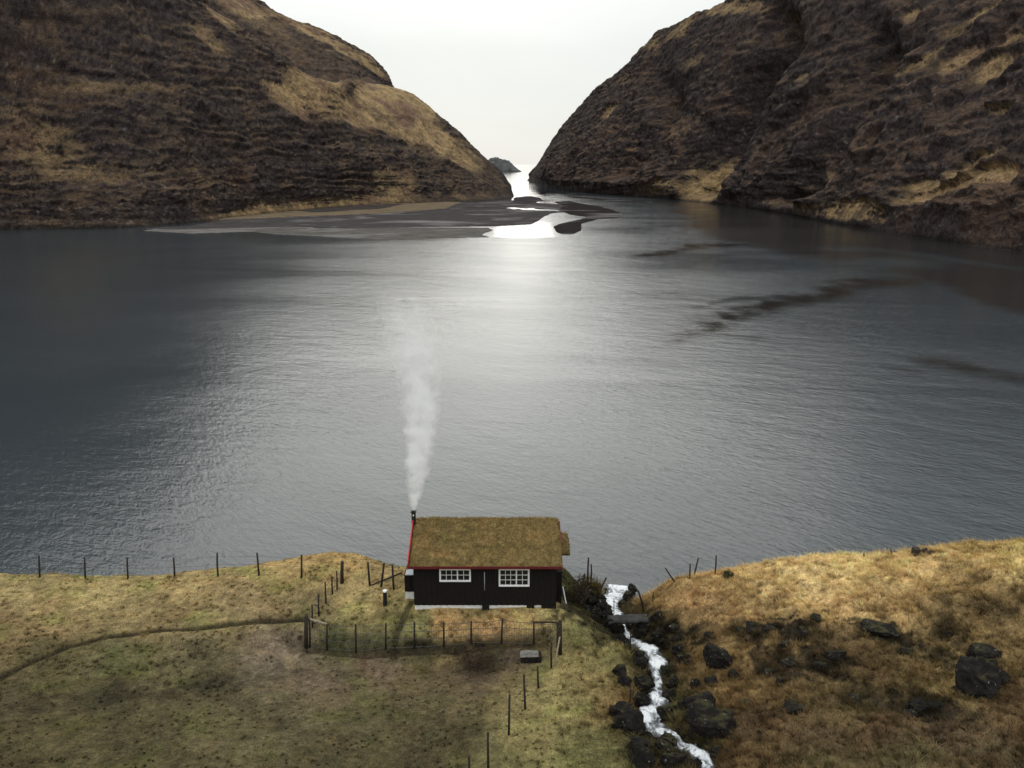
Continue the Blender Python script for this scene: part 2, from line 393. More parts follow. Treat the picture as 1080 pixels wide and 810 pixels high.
# ---- ground colours: control points in the field, blended by distance
def lin(c):
    c = np.array(c, float)/255; return np.where(c <= .04045, c/12.92, ((c+.055)/1.055)**2.4)
GK = 1.2
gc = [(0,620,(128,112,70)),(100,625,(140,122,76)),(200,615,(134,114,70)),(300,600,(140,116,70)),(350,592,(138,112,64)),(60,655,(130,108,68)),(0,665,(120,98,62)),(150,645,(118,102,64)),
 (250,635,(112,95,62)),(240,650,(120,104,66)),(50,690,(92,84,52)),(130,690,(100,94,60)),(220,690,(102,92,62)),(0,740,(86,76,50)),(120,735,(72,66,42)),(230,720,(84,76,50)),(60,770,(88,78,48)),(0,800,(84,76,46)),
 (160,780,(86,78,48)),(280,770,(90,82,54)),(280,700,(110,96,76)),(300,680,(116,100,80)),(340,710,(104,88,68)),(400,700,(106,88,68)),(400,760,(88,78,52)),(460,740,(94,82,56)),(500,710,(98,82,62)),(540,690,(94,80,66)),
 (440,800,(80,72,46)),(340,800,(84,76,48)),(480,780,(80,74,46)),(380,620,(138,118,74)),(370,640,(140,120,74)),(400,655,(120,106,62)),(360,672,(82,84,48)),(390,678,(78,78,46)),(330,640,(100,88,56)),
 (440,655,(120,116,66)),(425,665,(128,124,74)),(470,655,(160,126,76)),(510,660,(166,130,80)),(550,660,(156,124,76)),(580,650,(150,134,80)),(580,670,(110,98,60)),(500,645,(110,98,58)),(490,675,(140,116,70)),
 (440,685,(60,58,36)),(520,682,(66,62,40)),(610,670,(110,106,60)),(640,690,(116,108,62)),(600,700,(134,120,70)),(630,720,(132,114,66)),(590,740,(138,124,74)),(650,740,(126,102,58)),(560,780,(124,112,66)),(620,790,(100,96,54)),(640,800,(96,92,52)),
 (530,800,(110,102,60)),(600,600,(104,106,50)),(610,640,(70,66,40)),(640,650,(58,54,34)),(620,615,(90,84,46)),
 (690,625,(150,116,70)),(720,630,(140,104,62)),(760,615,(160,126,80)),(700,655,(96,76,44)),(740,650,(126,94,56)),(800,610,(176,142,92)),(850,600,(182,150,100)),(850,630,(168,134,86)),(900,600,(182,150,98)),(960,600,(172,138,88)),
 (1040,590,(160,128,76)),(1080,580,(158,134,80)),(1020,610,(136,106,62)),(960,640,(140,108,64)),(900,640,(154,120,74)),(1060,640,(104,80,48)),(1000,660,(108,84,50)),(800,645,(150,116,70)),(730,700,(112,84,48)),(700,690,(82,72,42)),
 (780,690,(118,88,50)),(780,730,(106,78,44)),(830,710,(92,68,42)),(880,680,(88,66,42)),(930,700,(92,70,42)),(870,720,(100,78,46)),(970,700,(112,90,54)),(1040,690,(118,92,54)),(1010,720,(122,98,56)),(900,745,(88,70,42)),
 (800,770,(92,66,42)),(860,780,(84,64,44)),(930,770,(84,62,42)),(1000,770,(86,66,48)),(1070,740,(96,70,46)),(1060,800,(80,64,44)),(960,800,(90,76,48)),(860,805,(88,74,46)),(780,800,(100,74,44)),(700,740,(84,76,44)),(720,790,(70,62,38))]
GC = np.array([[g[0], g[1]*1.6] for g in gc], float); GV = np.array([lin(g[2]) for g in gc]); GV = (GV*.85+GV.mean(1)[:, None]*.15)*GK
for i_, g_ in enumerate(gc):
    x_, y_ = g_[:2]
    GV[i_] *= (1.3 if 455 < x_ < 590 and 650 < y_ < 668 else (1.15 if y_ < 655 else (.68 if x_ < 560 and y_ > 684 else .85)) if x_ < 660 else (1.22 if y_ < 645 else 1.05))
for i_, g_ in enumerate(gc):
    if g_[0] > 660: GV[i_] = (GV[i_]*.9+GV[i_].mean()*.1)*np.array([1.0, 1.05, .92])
DARKP = [(822,665,22,9,-20,.75),(795,665,18,9,-15,.6),(845,668,26,11,10,.8),(940,672,38,11,22,.85),(985,690,24,6,30,.6),(825,700,26,14,10,.7),(880,695,22,14,15,.6),(880,706,30,8,0,.5),(1005,668,16,9,15,.6),(1035,640,30,10,15,.45),
         (985,640,16,12,0,.4),(965,745,34,12,5,.7),(905,735,40,10,0,.4),(1000,755,30,8,0,.5),(690,668,34,11,5,.85),(735,668,16,8,-20,.5),(700,680,20,5,-25,.5),(655,650,30,12,0,.6),(610,625,22,26,0,.75),(640,665,18,12,30,.6),
         (120,735,110,7,-6,.35),(240,717,60,5,-5,.3),(380,681,60,7,0,.45),(500,683,70,5,0,.6),(505,699,22,9,0,.5),(1025,612,18,8,0,.3),(1010,596,14,6,0,.25),(770,760,40,14,0,.4),(700,795,36,14,0,.5),(690,700,26,30,-30,.35)]
def ground_col(V, extra=0):
    px, py = proj(V); q = py*1.6
    # off-frame ground borrows the colours of the nearest visible ground
    pxc = np.clip(px, -20, 1100); qc = np.clip(q, 560*1.6, 830*1.6)
    x, y = V[:, 0], V[:, 1]
    wx = pxc+22*n2(x, y, 1.6, 3, 11.); wy = qc+18*n2(x, y, 1.4, 3, 12.)
    num = np.zeros((len(V), 3)); den = np.zeros(len(V))
    for k in range(len(GC)):
        w = 1/(((wx-GC[k, 0])**2+(wy-GC[k, 1])**2)**1.6+2000)
        num += w[:, None]*GV[k]; den += w
    c = num/den[:, None]
    dkn = n2(x, y, .6, 4, 77.)
    for (a, b_, rx, ry, an, s_) in DARKP:
        ca, sa = math.cos(R(an)), math.sin(R(an)); dx = wx-a; dy = wy/1.6-b_
        u = (dx*ca+dy*sa)/rx; v = (-dx*sa+dy*ca)/ry
        kk = min(1.15*s_, .92)*sstep(.0, .42, 1.45-np.sqrt(u*u+v*v)+1.3*dkn)*(.55+.45*sstep(-.4, .2, dkn))
        c = c*(1-kk[:, None])+np.array([.022, .018, .012])*kk[:, None]
    right = sstep(620, 700, px)
    n_ = n2(x, y, .8, 4, 21.); n__ = n2(x, y, 3.2, 4, 31.); nn = n2(x, y, .22, 2, 41.)
    right = sstep(620, 700, px)
    straw = lin((172, 148, 98))*GK*.9; green = lin((84, 88, 44))*GK; brown = lin((92, 66, 42))*GK*.9
    c = c*(1+(.6*n_+.35*n__+.5*nn)[:, None]); sp = (sstep(.28, .5, n2(x, y, .38, 3, 91.))*(.3+.35*right))[:, None]; c = c*(1-sp)+c*.32*sp
    f1 = (sstep(.1, .5, n2(x, y, .9, 4, 51.))*.35)[:, None]; c = c*(1-f1)+(straw*(c.mean(1)/straw.mean())[:, None]*1.15)*f1
    f2 = (sstep(.0, .5, n2(x, y, 2.2, 4, 61.))*(.45-.38*right))[:, None]; c = c*(1-f2)+green*(c.mean(1)/green.mean())[:, None]*.85*f2
    f3 = (sstep(.05, .5, n2(x, y, 1.7, 4, 71.))*(.2+.12*right))[:, None]; c = c*(1-f3)+brown*(c.mean(1)/brown.mean())[:, None]*.8*f3
    # bare peat in the cut of the ditch
    for line, wd, st_ in ((DITCH, .20, .8), (TRENCH, .3, .6), (TRACK, .16, .5)):
        r = np.full(len(V), 1e9)
        for a_, b_ in zip(line[:-1], line[1:]):
            ab = b_-a_; t = np.clip(((x-a_[0])*ab[0]+(y-a_[1])*ab[1])/(ab**2).sum(), 0, 1); r = np.minimum(r, np.hypot(x-a_[0]-t*ab[0], y-a_[1]-t*ab[1]))
        kk = (st_*np.exp(-(r/wd)**2))[:, None]; c = c*(1-kk)+np.array([.022, .017, .011])*kk
    return np.clip(c, .006, .9)
def axis(parts):
    return np.concatenate([np.arange(a, b_, s_) for a, b_, s_ in parts])
gx = axis([(-90, -36, 1.2), (-36, 40, .115), (40, 95, 1.2)]); gy = axis([(-12, 26, 1.2), (26, 52, .105), (52, 74, .3), (74, 100, 2.)])
X, Y = np.meshgrid(gx, gy, indexing='ij'); X = X.ravel(); Y = Y.ravel()
Z = np.concatenate([H(a, b_) for a, b_ in zip(np.array_split(X, 6), np.array_split(Y, 6))])
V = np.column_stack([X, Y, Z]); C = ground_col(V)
ny = len(gy); Zg = Z.reshape(len(gx), ny)
gxx, gyy = np.gradient(Zg, gx, gy); slope = np.hypot(gxx, gyy).ravel()
kk = (sstep(.75, 1.5, slope)*.75)[:, None]; C = C*(1-kk)+np.array([.030, .024, .016])*kk
hill = link('hillside', np_mesh('hillside', V, grid_faces(len(gx), ny), True, C), M['ground'])
tag(hill, 'grassy hillside in olive and straw tones above the lagoon', None, None, 'structure')

# ------------------------------------------------------------------ water
S = 45000.0
wgx = np.concatenate([[-S, -9000, -2000, -600, -250], np.arange(-150, 260, 1.6), [300, 600, 2000, 9000, S]])
wgy = np.concatenate([[-600, -100, 20], np.arange(60, 720, 1.6), np.arange(720, 1300, 8.), [1600, 2500, 6000, 15000, S]])
WX, WY = np.meshgrid(wgx, wgy, indexing='ij'); WV = np.stack([WX, WY, WX*0], -1).reshape(-1, 3)
wpx, wpy = proj(WV); wq = np.stack([WV[:, 0]/26., WV[:, 1]/45., WV[:, 0]*0], -1)
near_ = (WV[:, 1] > 60) & (WV[:, 1] < 1300); nz1 = np.where(near_, fbm(wq, 4), 0); nz2_ = np.where(near_, fbm(wq*4.1+3, 3), 0)
ax_w = wpx+26*nz1+8*nz2_; ay_w = wpy+5*nz1+2.2*nz2_
def spl_dist(pts, kx):
    s_ = cr(np.array(pts, float), 40); r = np.full(len(ax_w), 1e9)
    for p in s_: r = np.minimum(r, np.hypot((ax_w-p[0])*kx, ay_w-p[1]))
    return r
weed = np.zeros(len(WV))
for pts, w_, st_ in ((((705,356),(735,346),(765,335),(800,326),(850,314),(900,303),(955,297)), 5.5, .95), (((735,340),(760,333),(790,327)), 4.5, .6), (((740,324),(780,316),(830,312),(870,306)), 2.5, .5), (((675,268),(710,265),(745,259),(790,258)), 2.2, .8),
                     (((975,379),(1010,386),(1045,393),(1110,404)), 5.5, .75), (((930,386),(960,390)), 2, .4), (((745,350),(775,352),(800,356)), 3, .4)):
    weed = np.maximum(weed, st_*np.exp(-(spl_dist(pts, .3)/w_)**2)*np.clip(.95+1.1*nz2_, 0, 1.25))
# shallow mud off the right shore: signed polygon distance, softened
mudP = [(640,206),(680,209),(705,216),(722,228),(735,246),(765,256),(800,262),(850,272),(905,284),(960,292),(1000,304),(1035,321),(1062,327),(1100,335),(1300,380),(1300,240),(1080,225),(700,190)]
def poly_sd(x, y, P):
    d = np.full(x.shape, 1e9); n = len(P)
    for i in range(n):
        (x0, y0), (x1, y1) = P[i], P[(i+1) % n]; ex, ey = (x1-x0)*.35, y1-y0
        t = np.clip(((x-x0)*.35*ex+(y-y0)*ey)/(ex*ex+ey*ey), 0, 1); d = np.minimum(d, np.hypot((x-x0)*.35-t*ex, y-y0-t*ey))
    ins = np.zeros(x.shape, bool)
    for i in range(n):
        (x0, y0), (x1, y1) = P[i], P[(i+1) % n]
        if y0 != y1: ins ^= ((y0 > y) != (y1 > y)) & (x < (x1-x0)*(y-y0)/(y1-y0)+x0)
    return np.where(ins, d, -d)
mud = .8*sstep(-4, 6, poly_sd(ax_w, ay_w, mudP)+4*nz2_+4*nz1)
pool = np.exp(-(((ax_w-930)/70)**2+((ay_w-278)/8)**2)**1.2)+.8*np.exp(-((spl_dist(((870,262),(950,266),(1080,285)), .3))/2.)**2)
mud = mud*(1-.75*np.clip(pool, 0, 1)); weed = np.clip(np.maximum(weed, mud), 0, 1)*near_
calm_ = np.clip((1-sstep(203, 207, ay_w-.0*ax_w))*(1-sstep(600, 640, wpx))+(sstep(231, 236, wpy)*(1-sstep(250, 252.5, wpy+1.2*nz2_)))*sstep(515, 524, wpx)*(1-sstep(583, 592, wpx))+(sstep(205, 212, wpy)*(1-sstep(224, 236, wpy)))*sstep(470, 520, wpx)*(1-sstep(570, 590, wpx)), 0, 1)
calm_ = np.maximum(calm_*near_, (WV[:, 1] > 1300)*.6)
wc = np.column_stack([weed, mud*near_, calm_])
tag(link('water', np_mesh('water', WV, grid_faces(len(wgx), len(wgy)), True, wc), M['water']), 'dark rippled lagoon running out to the open sea', None, None, 'structure')

# ------------------------------------------------------------------ mountains
def massif(name, rows, nu, nv, amp, patches, label, mat, tilt=0., strata=7., darkgrass=.5, seed=0., gully=None, ledge_amp=1.0, but=.6):
    """rows: control net [column][row] of world points; shore is row 1"""
    N = np.array(rows, float)
    G = cr(N, nu); G = np.swapaxes(cr(np.swapaxes(G, 0, 1), nv), 0, 1)     # nu x nv x 3
    t = np.linspace(0, N.shape[1]-1, nv)[None, :]+0*G[:, :, 0]
    du = np.gradient(G, axis=0); dv = np.gradient(G, axis=1)
    n = np.cross(du, dv); n /= np.linalg.norm(n, axis=-1)[..., None]+1e-9
    n *= np.where(n[..., 2:3] < 0, -1, 1)
    hz = n.copy(); hz[..., 2] *= .35; hz /= np.linalg.norm(hz, axis=-1)[..., None]+1e-9
    px, py = proj(G)
    env = np.clip(G[..., 2]/12., 0, 1)*np.clip(G[..., 2].max(1)/110., .12, 1)[:, None]
    q = G+seed
    qv = q*np.array([1, 1, .22]); qd = np.stack([q[..., 0]-tilt*3*q[..., 2], q[..., 1], q[..., 2]*.35], -1)
    d = amp*(1.0*fbm(q/70., 3)+but*(1-.8*sstep(.3, 1.0, G[..., 2]/(G[..., 2].max(1)[:, None]+1e-3)))*(fbm(qd/75.+2, 3, True)+.45*fbm(qd/30.+5, 3, True))+.55*fbm(q/24., 3)+.5*fbm(qv/16., 4, True)+.16*fbm(q/7., 4, True)+.12*fbm(q/2.6, 3))
    zz = G[..., 2]+tilt*G[..., 0]+14*fbm(q/90., 3)+2.6*fbm(q/26., 4)+.9*fbm(q/7., 3)
    zz = zz+6*pn(np.stack([zz/19., zz*0+seed, G[..., 0]/400.], -1))
    ph = (zz/strata) % 1.0
    ph2 = (zz/(strata*.37)+.3) % 1.0
    led = np.where(ph < .62, ph/.62, (1-ph)/.38)
    led2 = np.where(ph2 < .7, ph2/.7, (1-ph2)/.3)
    lm = .12+.88*sstep(-.3, .5, fbm(q*np.array([1, 1, 2.6])/55., 4))
    lm2 = sstep(-.2, .4, fbm(q*np.array([1, 1, 2.5])/20.+4, 3))
    d = d+ledge_amp*(strata*.70*led*lm+strata*.26*led2*lm2)
    if gully:
        for gpts, wid, dep in gully:
            gp = np.array(gpts, float)
            gxm = np.interp(py, gp[:, 1], gp[:, 0]); vis = sstep(gp[0, 1]-60, gp[0, 1], py)*(1-sstep(gp[-1, 1]-15, gp[-1, 1], py))
            d = d-dep*np.exp(-((px-gxm)/wid)**2)*vis
    # smooth the displacement where the painted grass lies
    gold = np.zeros(px.shape)
    wxx = px+9*fbm(q/30., 3); wyy = py+7*fbm((q+50)/24., 3)
    for (a, b_, rx, ry, an, s_) in patches:
        ca, sa = math.cos(R(an)), math.sin(R(an)); dx = wxx-a; dy = wyy-b_
        u = (dx*ca+dy*sa)/rx; v = (-dx*sa+dy*ca)/ry
        gold = np.maximum(gold, s_*(1-sstep(.55, 1.25, np.sqrt(u*u+v*v))))
    d = d*(1-.55*np.minimum(gold, 1))
    G = G+hz*(d*env)[..., None]
    du = np.gradient(G, axis=0); dv = np.gradient(G, axis=1)
    n = np.cross(du, dv); n /= np.linalg.norm(n, axis=-1)[..., None]+1e-9
    up = np.abs(n[..., 2])
    nz = fbm(G/16.+9, 4); nz2 = fbm(G/5.+3, 3); nz3 = fbm(G/50.+33, 3)
    rock = np.array([.028, .0215, .0205]); heath = np.array([.070, .042, .029]); olive = np.array([.066, .048, .028]); straw = np.array([.25, .17, .085])
    f = (sstep(.5, .95, up+.45*nz+.35*nz2))[..., None]*(.5+.5*sstep(-.3, .4, nz3))[..., None]
    c = rock*(1+.5*nz2[..., None]+.9*fbm(G/2.1+7, 3)[..., None])*(1-f)+(heath*(1-darkgrass)+olive*darkgrass)*(1+.5*nz[..., None])*f
    bandz = pn(np.stack([G[..., 2]*0+seed, G[..., 0]*.004, (G[..., 2]+tilt*G[..., 0]+4*fbm(G/30., 3))*.33], -1)); c = c*(1+.7*np.clip(bandz, -.6, .8))[..., None]
    f = (sstep(.0, .6, nz3+.3*nz)*.5)[..., None]; c = c*(1-f)+heath*.8*f
    fs = (sstep(.05, .55, fbm(G*np.array([1, 1, .6])/34.+50, 4))*.33*sstep(.35, .8, up))[..., None]; c = c*(1-fs)+np.array([.17, .115, .06])*(1+.4*nz2[..., None])*fs
    gf = np.clip(gold*(1.0+1.1*nz+.8*nz2+.5*nz3)*sstep(.25, .6, up+.25*gold)*(1.-.0*gold), 0, 1)[..., None]
    gb = sstep(-.1, .5, nz3+.4*nz)[..., None]; gcol = (straw*(1-gb)+heath*1.7*gb)*(1+.35*nz[..., None])*(.75+.25*np.clip(gold-.0, 0, 1)[..., None])
    c = c*(1-gf)+gcol*gf
    # bright boulders and scree specks
    sp_ = (sstep(.55, .65, pn(G/2.2+5))*.3*(1-sstep(90, 150, G[..., 2])))[..., None]*(1-gf); c = c*(1-sp_)+np.array([.2, .19, .18])*sp_
    # dark tide line at the waterline
    tl = (1-sstep(.6, 3., G[..., 2]))[..., None]*.7; c = c*(1-tl)+np.array([.018, .016, .014])*tl
    if name == 'islet': c = c*1.0+np.array([.05, .055, .06])
    V = G.reshape(-1, 3)
    o = link(name, np_mesh(name, V, grid_faces(nu, nv), True, np.clip(c, .005, .6).reshape(-1, 3)), mat)
    tag(o, label, None, None, 'structure'); return o
def col_(shore, mids, ridge, back=(120, -10)):
    s = at_z(*shore, 0.); r = at_y(*ridge)
    under = s.copy(); dirv = np.array([r[0]-s[0], r[1]-s[1], 0]); dirv /= np.linalg.norm(dirv)+1e-9
    under = s-dirv*12; under[2] = -6
    b1 = r+dirv*back[0]; b1[2] = r[2]+back[1]; b2 = r+dirv*back[0]*2.5; b2[2] = r[2]+back[1]*2-5
    return [under, s]+mids(s, r)+[r, b1, b2]
def mid_px(p, k=.3, drop=.0):
    m_ = at_y(*p)
    def f(s, r):
        a = s+(m_-s)*.3; a[2] = m_[2]*.22
        return [a, m_]
    return f
def mid_auto(sag=.04):
    def f(s, r):
        a = s+(r-s)*.2; a[2] = r[2]*(.2-sag); b_ = s+(r-s)*.55; b_[2] = r[2]*(.55-sag*.6)
        return [a, b_]
    return f
Lr = [col_((-500,300), mid_px((-560,60,350)), (-650,-350,440)),
      col_((-200,262), mid_px((-200,60,480)), (-220,-300,640)),
      col_((0,243.5), mid_px((0,80,600)), (0,-220,760)),
      col_((90,242), mid_px((100,75,625)), (120,-130,790)),
      col_((160,239), mid_px((175,95,660)), (198,-12,810), (60,-25)),
      col_((215,234), mid_px((232,120,700)), (243,27,830), (60,-30)),
      col_((270,228), mid_px((285,140,745)), (292,60,850), (60,-30)),
      col_((330,222), mid_px((335,150,800)), (343,91,885), (60,-12)),
      col_((390,217), mid_px((375,150,870)), (383,89,1060), (100,-20)),
      col_((450,215), mid_px((425,165,930)), (430,99,1140), (100,-30)),
      col_((490,213), mid_px((468,172,985)), (468,126,1150), (80,-30)),
      col_((520,211), mid_px((502,186,1015)), (500,158,1120), (60,-30)),
      col_((540,208.5), mid_px((533,196,1050)), (526,180,1100), (40,-20))]
c_ = []
for p in [(26,1150,-6),(10,1150,0),(3,1160,4),(-6,1180,12),(-20,1200,20),(-80,1260,10),(-140,1300,0)]: c_.append(np.array(p, float))
tip = [np.array(v, float) for v in [(8,1118,-6),(2,1125,0),(-1,1130,5),(-6,1140,14),(-19,1150,26),(-50,1210,16),(-100,1260,0)]]
Lr.append(tip)
gold_L = [(330,95,40,26,20,.9),(300,105,35,12,35,.9),(350,110,60,16,25,.95),(405,104,42,20,10,1.1),(440,112,26,18,20,1.1),(455,145,34,14,38,.95),(430,140,40,9,35,.8),(485,165,26,12,40,.75),(400,130,50,8,38,.7),
          (370,215,70,9,-3,.7),(300,220,70,9,-6,.75),(260,225,50,9,-10,.6),(410,195,28,16,25,.5),(30,150,60,26,5,.45),(100,185,60,12,0,.3),(215,40,26,10,40,.6),(232,15,22,12,40,.8),(120,95,60,8,0,.25),(20,120,50,10,0,.3)]
massif('mountain', Lr, 950, 420, 7.0, gold_L, 'steep dark terraced mountainside left of the narrows', M['rock_face'], tilt=.03, strata=7.5, seed=10., ledge_amp=.55, but=.7)
Rr = [[np.array(v, float) for v in [(30,2090,-6),(36,2096,0),(44,2106,6),(60,2120,25),(120,2200,60),(200,2300,40),(300,2400,0)]],
      col_((557,190.3), mid_auto(), (561,183,2070), (60,10)),
      col_((564,193), mid_auto(0.), (568,173,2040), (60,0)),
      col_((575,196), mid_auto(-.04), (582,152,1980), (80,0)),
      col_((592,200), mid_auto(-.05), (603,126,1800), (80,-10)),
      col_((618,203.5), mid_auto(-.05), (630,98,1560), (80,-10)),
      col_((650,206), mid_auto(-.03), (662,73,1420), (80,-15)),
      col_((690,209), mid_auto(-.03), (691,41,1320), (80,-15)),
      col_((735,213), mid_auto(), (735,21,1200), (80,-15)),
      col_((775,218), mid_auto(), (778,-1,1120), (80,-10)),
      col_((820,225), mid_auto(.02), (835,-30,980), (80,-5)),
      col_((880,236), mid_auto(.03), (910,-60,850), (80,0)),
      col_((950,248), mid_auto(.05), (1000,-90,760), (80,0)),
      col_((1020,259), mid_auto(.06), (1100,-110,680), (80,0)),
      col_((1090,268), mid_auto(.06), (1200,-130,600), (80,0)),
      col_((1250,300), mid_auto(.05), (1450,-150,500), (80,0)),
      col_((1500,360), mid_auto(.05), (1800,-200,420), (80,0))]
gold_R = [(745,195,34,20,-52,.9),(700,200,26,8,-15,.55),(905,224,42,11,2,.85),(870,222,30,7,0,.6),(1010,205,50,8,-14,1.1),(1060,196,40,13,-14,1.1),(985,200,26,7,-12,.9),(1050,175,50,6,-28,.7),(1060,75,36,13,-22,.95),(1020,65,30,8,-30,.8),
          (985,70,28,6,-38,.6),(1040,25,40,5,-32,.5),(970,20,12,7,-30,.7),(1070,120,20,5,-10,.6),(780,8,40,8,-5,.7),(720,32,22,6,-35,.55),(690,48,10,10,0,.5),(650,117,16,4,-40,.8),(740,65,14,4,-30,.4),(860,85,20,5,-10,.35),(1075,45,20,8,-30,.6),(870,190,16,10,0,.35),(660,85,12,5,-20,.3)]
massif('cliff', Rr, 1100, 440, 6.5, gold_R, 'tall dark brown basalt mountainside right of the narrows', M['rock_face'], tilt=-.24, strata=9., seed=77., darkgrass=.2, ledge_amp=.42, but=1.7,
       gully=[(((826,50),(820,62),(808,80),(782,130),(760,175),(735,215)), 17, 62), (((705,110),(700,130),(680,160),(650,195)), 16, 24), (((930,60),(900,130),(850,200),(820,222)), 24, 26)])
far = [[at_y(a, 150, 1120), at_y(a, 120, 1180), at_y(a+1, b_+30, 1330), at_y(a+2, b_+9, 1440), at_y(a+2, b_, 1500), at_y(a+3, b_+6, 1600), at_y(a, b_+60, 1900)] for a, b_ in
       [(-200,-330),(-50,-220),(60,-150),(150,-80),(205,-40),(245,-12),(265,2),(290,17),(325,31),(360,47),(388,64),(401,78),(408,90),(413,104),(418,130)]]
massif('far_mountain', far, 420, 160, 7.0, [(345,45,60,6,28,.8),(390,70,22,5,40,.8),(250,5,40,12,30,.8),(300,22,40,5,22,.6),(280,30,30,8,20,.3)], 'rounded brown mountain shoulder behind the left slope', M['far_face'], strata=16., seed=30., ledge_amp=.3)
iu = np.linspace(0, 1, 150)[:, None]; iv = np.linspace(-1, 1, 70)[None, :]
ix0, ix1 = at_y(498, 181, 4500)[0], at_y(550, 181, 4500)[0]
IX = ix0+(ix1-ix0)*iu+0*iv; IY = 4500+150*iv+0*iu
ipx = 498+52*IX*0+52*(IX-ix0)/(ix1-ix0)-52*IX*0
prof = np.interp(ipx, [498, 505, 512, 519, 525, 531, 537, 542, 547, 550], [0, 22, 46, 66, 70, 54, 47, 28, 9, 0])
IZ = prof*(1-iv**2)**.55*(1+.35*n2(IX, IY, 38., 4, 3.))+7*n2(IX, IY, 14., 3, 8., True)-4
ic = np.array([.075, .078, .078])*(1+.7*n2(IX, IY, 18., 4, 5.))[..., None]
tag(link('islet', np_mesh('islet', np.stack([IX, IY, IZ], -1).reshape(-1, 3), grid_faces(150, 70), True, np.clip(ic, .02, .3).reshape(-1, 3)), M['far_face']), 'small rocky islet out at sea beyond the narrows', None, None, 'structure')

# ------------------------------------------------------------------ sand flats and shallows
gpx = np.arange(90, 760, .9); gpy = np.arange(201, 260, .35)
A, B = np.meshgrid(gpx, gpy, indexing='ij')
D = np.stack([(A-540)/F, cp+(405-B)/F*sp, -sp+(405-B)/F*cp], -1); t = -CZ/D[..., 2]
GX = D[..., 0]*t; GY = D[..., 1]*t
w3_ = np.stack([GX/28., GY/60., GX*0], -1)
wa = A+5*fbm(w3_, 4); wb = B+.9*fbm(w3_+7, 4)
def inpoly(x, y, P):
    r = np.zeros(x.shape, bool); n = len(P)
    for i in range(n):
        (x0, y0), (x1, y1) = P[i], P[(i+1) % n]
        if y0 == y1: continue
        k = ((y0 > y) != (y1 > y)) & (x < (x1-x0)*(y-y0)/(y1-y0)+x0); r ^= k
    return r
Zs = np.full(A.shape, -.7); Cs = np.zeros(A.shape+(4,))+np.array([.03, .027, .027, .5])
# smooth tidal channels and bars: (polygon, height, colour)
bars = [([(148,243.5),(180,240),(250,238),(300,238),(335,240.5),(300,243),(240,245),(200,246.5)], .3, (.12,.11,.105)),
        ([(150,241),(200,238),(250,231),(330,226),(400,219),(470,214),(545,211),(570,214),(600,216),(610,222),(580,226),(560,237),(520,239),(400,240),(280,240),(180,243)], .35, (.052,.046,.047)),
        ([(205,233),(260,226),(320,220),(400,213),(450,211),(485,214),(470,221),(400,226),(330,229),(250,232)], 1.1, (.125,.095,.065)),
        ([(250,243),(300,240.5),(400,241),(470,240),(515,240),(522,243),(509,248),(520,250.5),(450,252),(418,253.5),(350,250),(290,247)], .3, (.09,.083,.077)),
        ([(300,222),(350,219),(430,216),(400,222),(330,226)], 1.3, (.045,.038,.035)),
        ([(568,203.5),(590,205.5),(640,210),(690,213),(690,214),(640,212),(600,208)], .3, (.028,.024,.023)),
        ([(543,208),(560,206.5),(570,208),(572,212),(560,215),(540,214)], .3, (.04,.034,.037)),
        ([(584,213),(600,211.5),(625,216.5),(645,220.5),(659,226),(652,229.5),(630,231.5),(616,236),(613,243),(604,247.5),(594,247.5),(586,244),(583,239),(592,235.5),(612,231.5),(618,229),(600,226.5),(588,222),(596,218)], .35, (.024,.020,.020))]
for poly, hgt, c_ in bars:
    k = inpoly(wa, wb, poly); Zs = np.where(k, hgt+.12*fbm(w3_*2+3, 3), Zs); Cs[k, :3] = c_; Cs[k, 3] = {.35: .45, 1.1: .2, .3: .46, 1.3: .3}[hgt]
# cut channels through the mud
for sp_, w_ in ((((470,220),(510,219),(560,220.5),(585,222)), 1.6), (((860,275),(960,262),(1060,275),(1180,300)), 1.8)):
    s_ = cr(np.array(sp_, float), 60); r = np.full(A.shape, 1e9)
    for p in s_: r = np.minimum(r, np.hypot((A-p[0])*.12, B-p[1]))
    k = r < w_*(.5+.7*fbm(w3_*3+1, 2)); Zs = np.where(k & (Zs < 1.0), -.1, Zs)
# soften
for _ in range(2):
    Zp = np.pad(Zs, 1, 'edge'); Zs = (Zs*2+Zp[:-2, 1:-1]+Zp[2:, 1:-1]+Zp[1:-1, :-2]+Zp[1:-1, 2:])/6
Vs = np.stack([GX, GY, Zs], -1).reshape(-1, 3)
Fs = grid_faces(*A.shape); zk = Vs[:, 2][Fs].max(1) > -.3; Fs = Fs[zk]
us = np.unique(Fs); mp_ = np.full(len(Vs), -1); mp_[us] = np.arange(len(us))
tag(link('sand', np_mesh('sand', Vs[us], mp_[Fs], True, Cs.reshape(-1, 4)[us]), M['sand']), 'dark wet sandbars and mudflats at low tide', None, None, 'structure')

# ------------------------------------------------------------------ stream
ns = 420; nw = 15
C4 = cr(np.column_stack([stp, stw]), ns)
tang = np.gradient(C4[:, :2], axis=0); tang /= np.linalg.norm(tang, axis=1)[:, None]; nrm = np.column_stack([-tang[:, 1], tang[:, 0]])
s_ = np.linspace(-1, 1, nw)[None, :]
wob = 1.0+.6*n2(np.arange(ns)*1., np.arange(ns)*0., 9., 3, 3.)
XS = C4[:, 0:1]+nrm[:, 0:1]*s_*(C4[:, 3]*wob*.82)[:, None]; YS = C4[:, 1:2]+nrm[:, 1:2]*s_*(C4[:, 3]*wob*.82)[:, None]
ZS = C4[:, 2:3]+0*s_+.10*n2(XS, YS, .5, 3, 6.)+.05*n2(XS, YS, .17, 2, 8.)-.10*s_**2
ZS = np.where(C4[:, 2:3] < .4, .02+.03*n2(XS, YS, .5, 3, 6.), ZS)
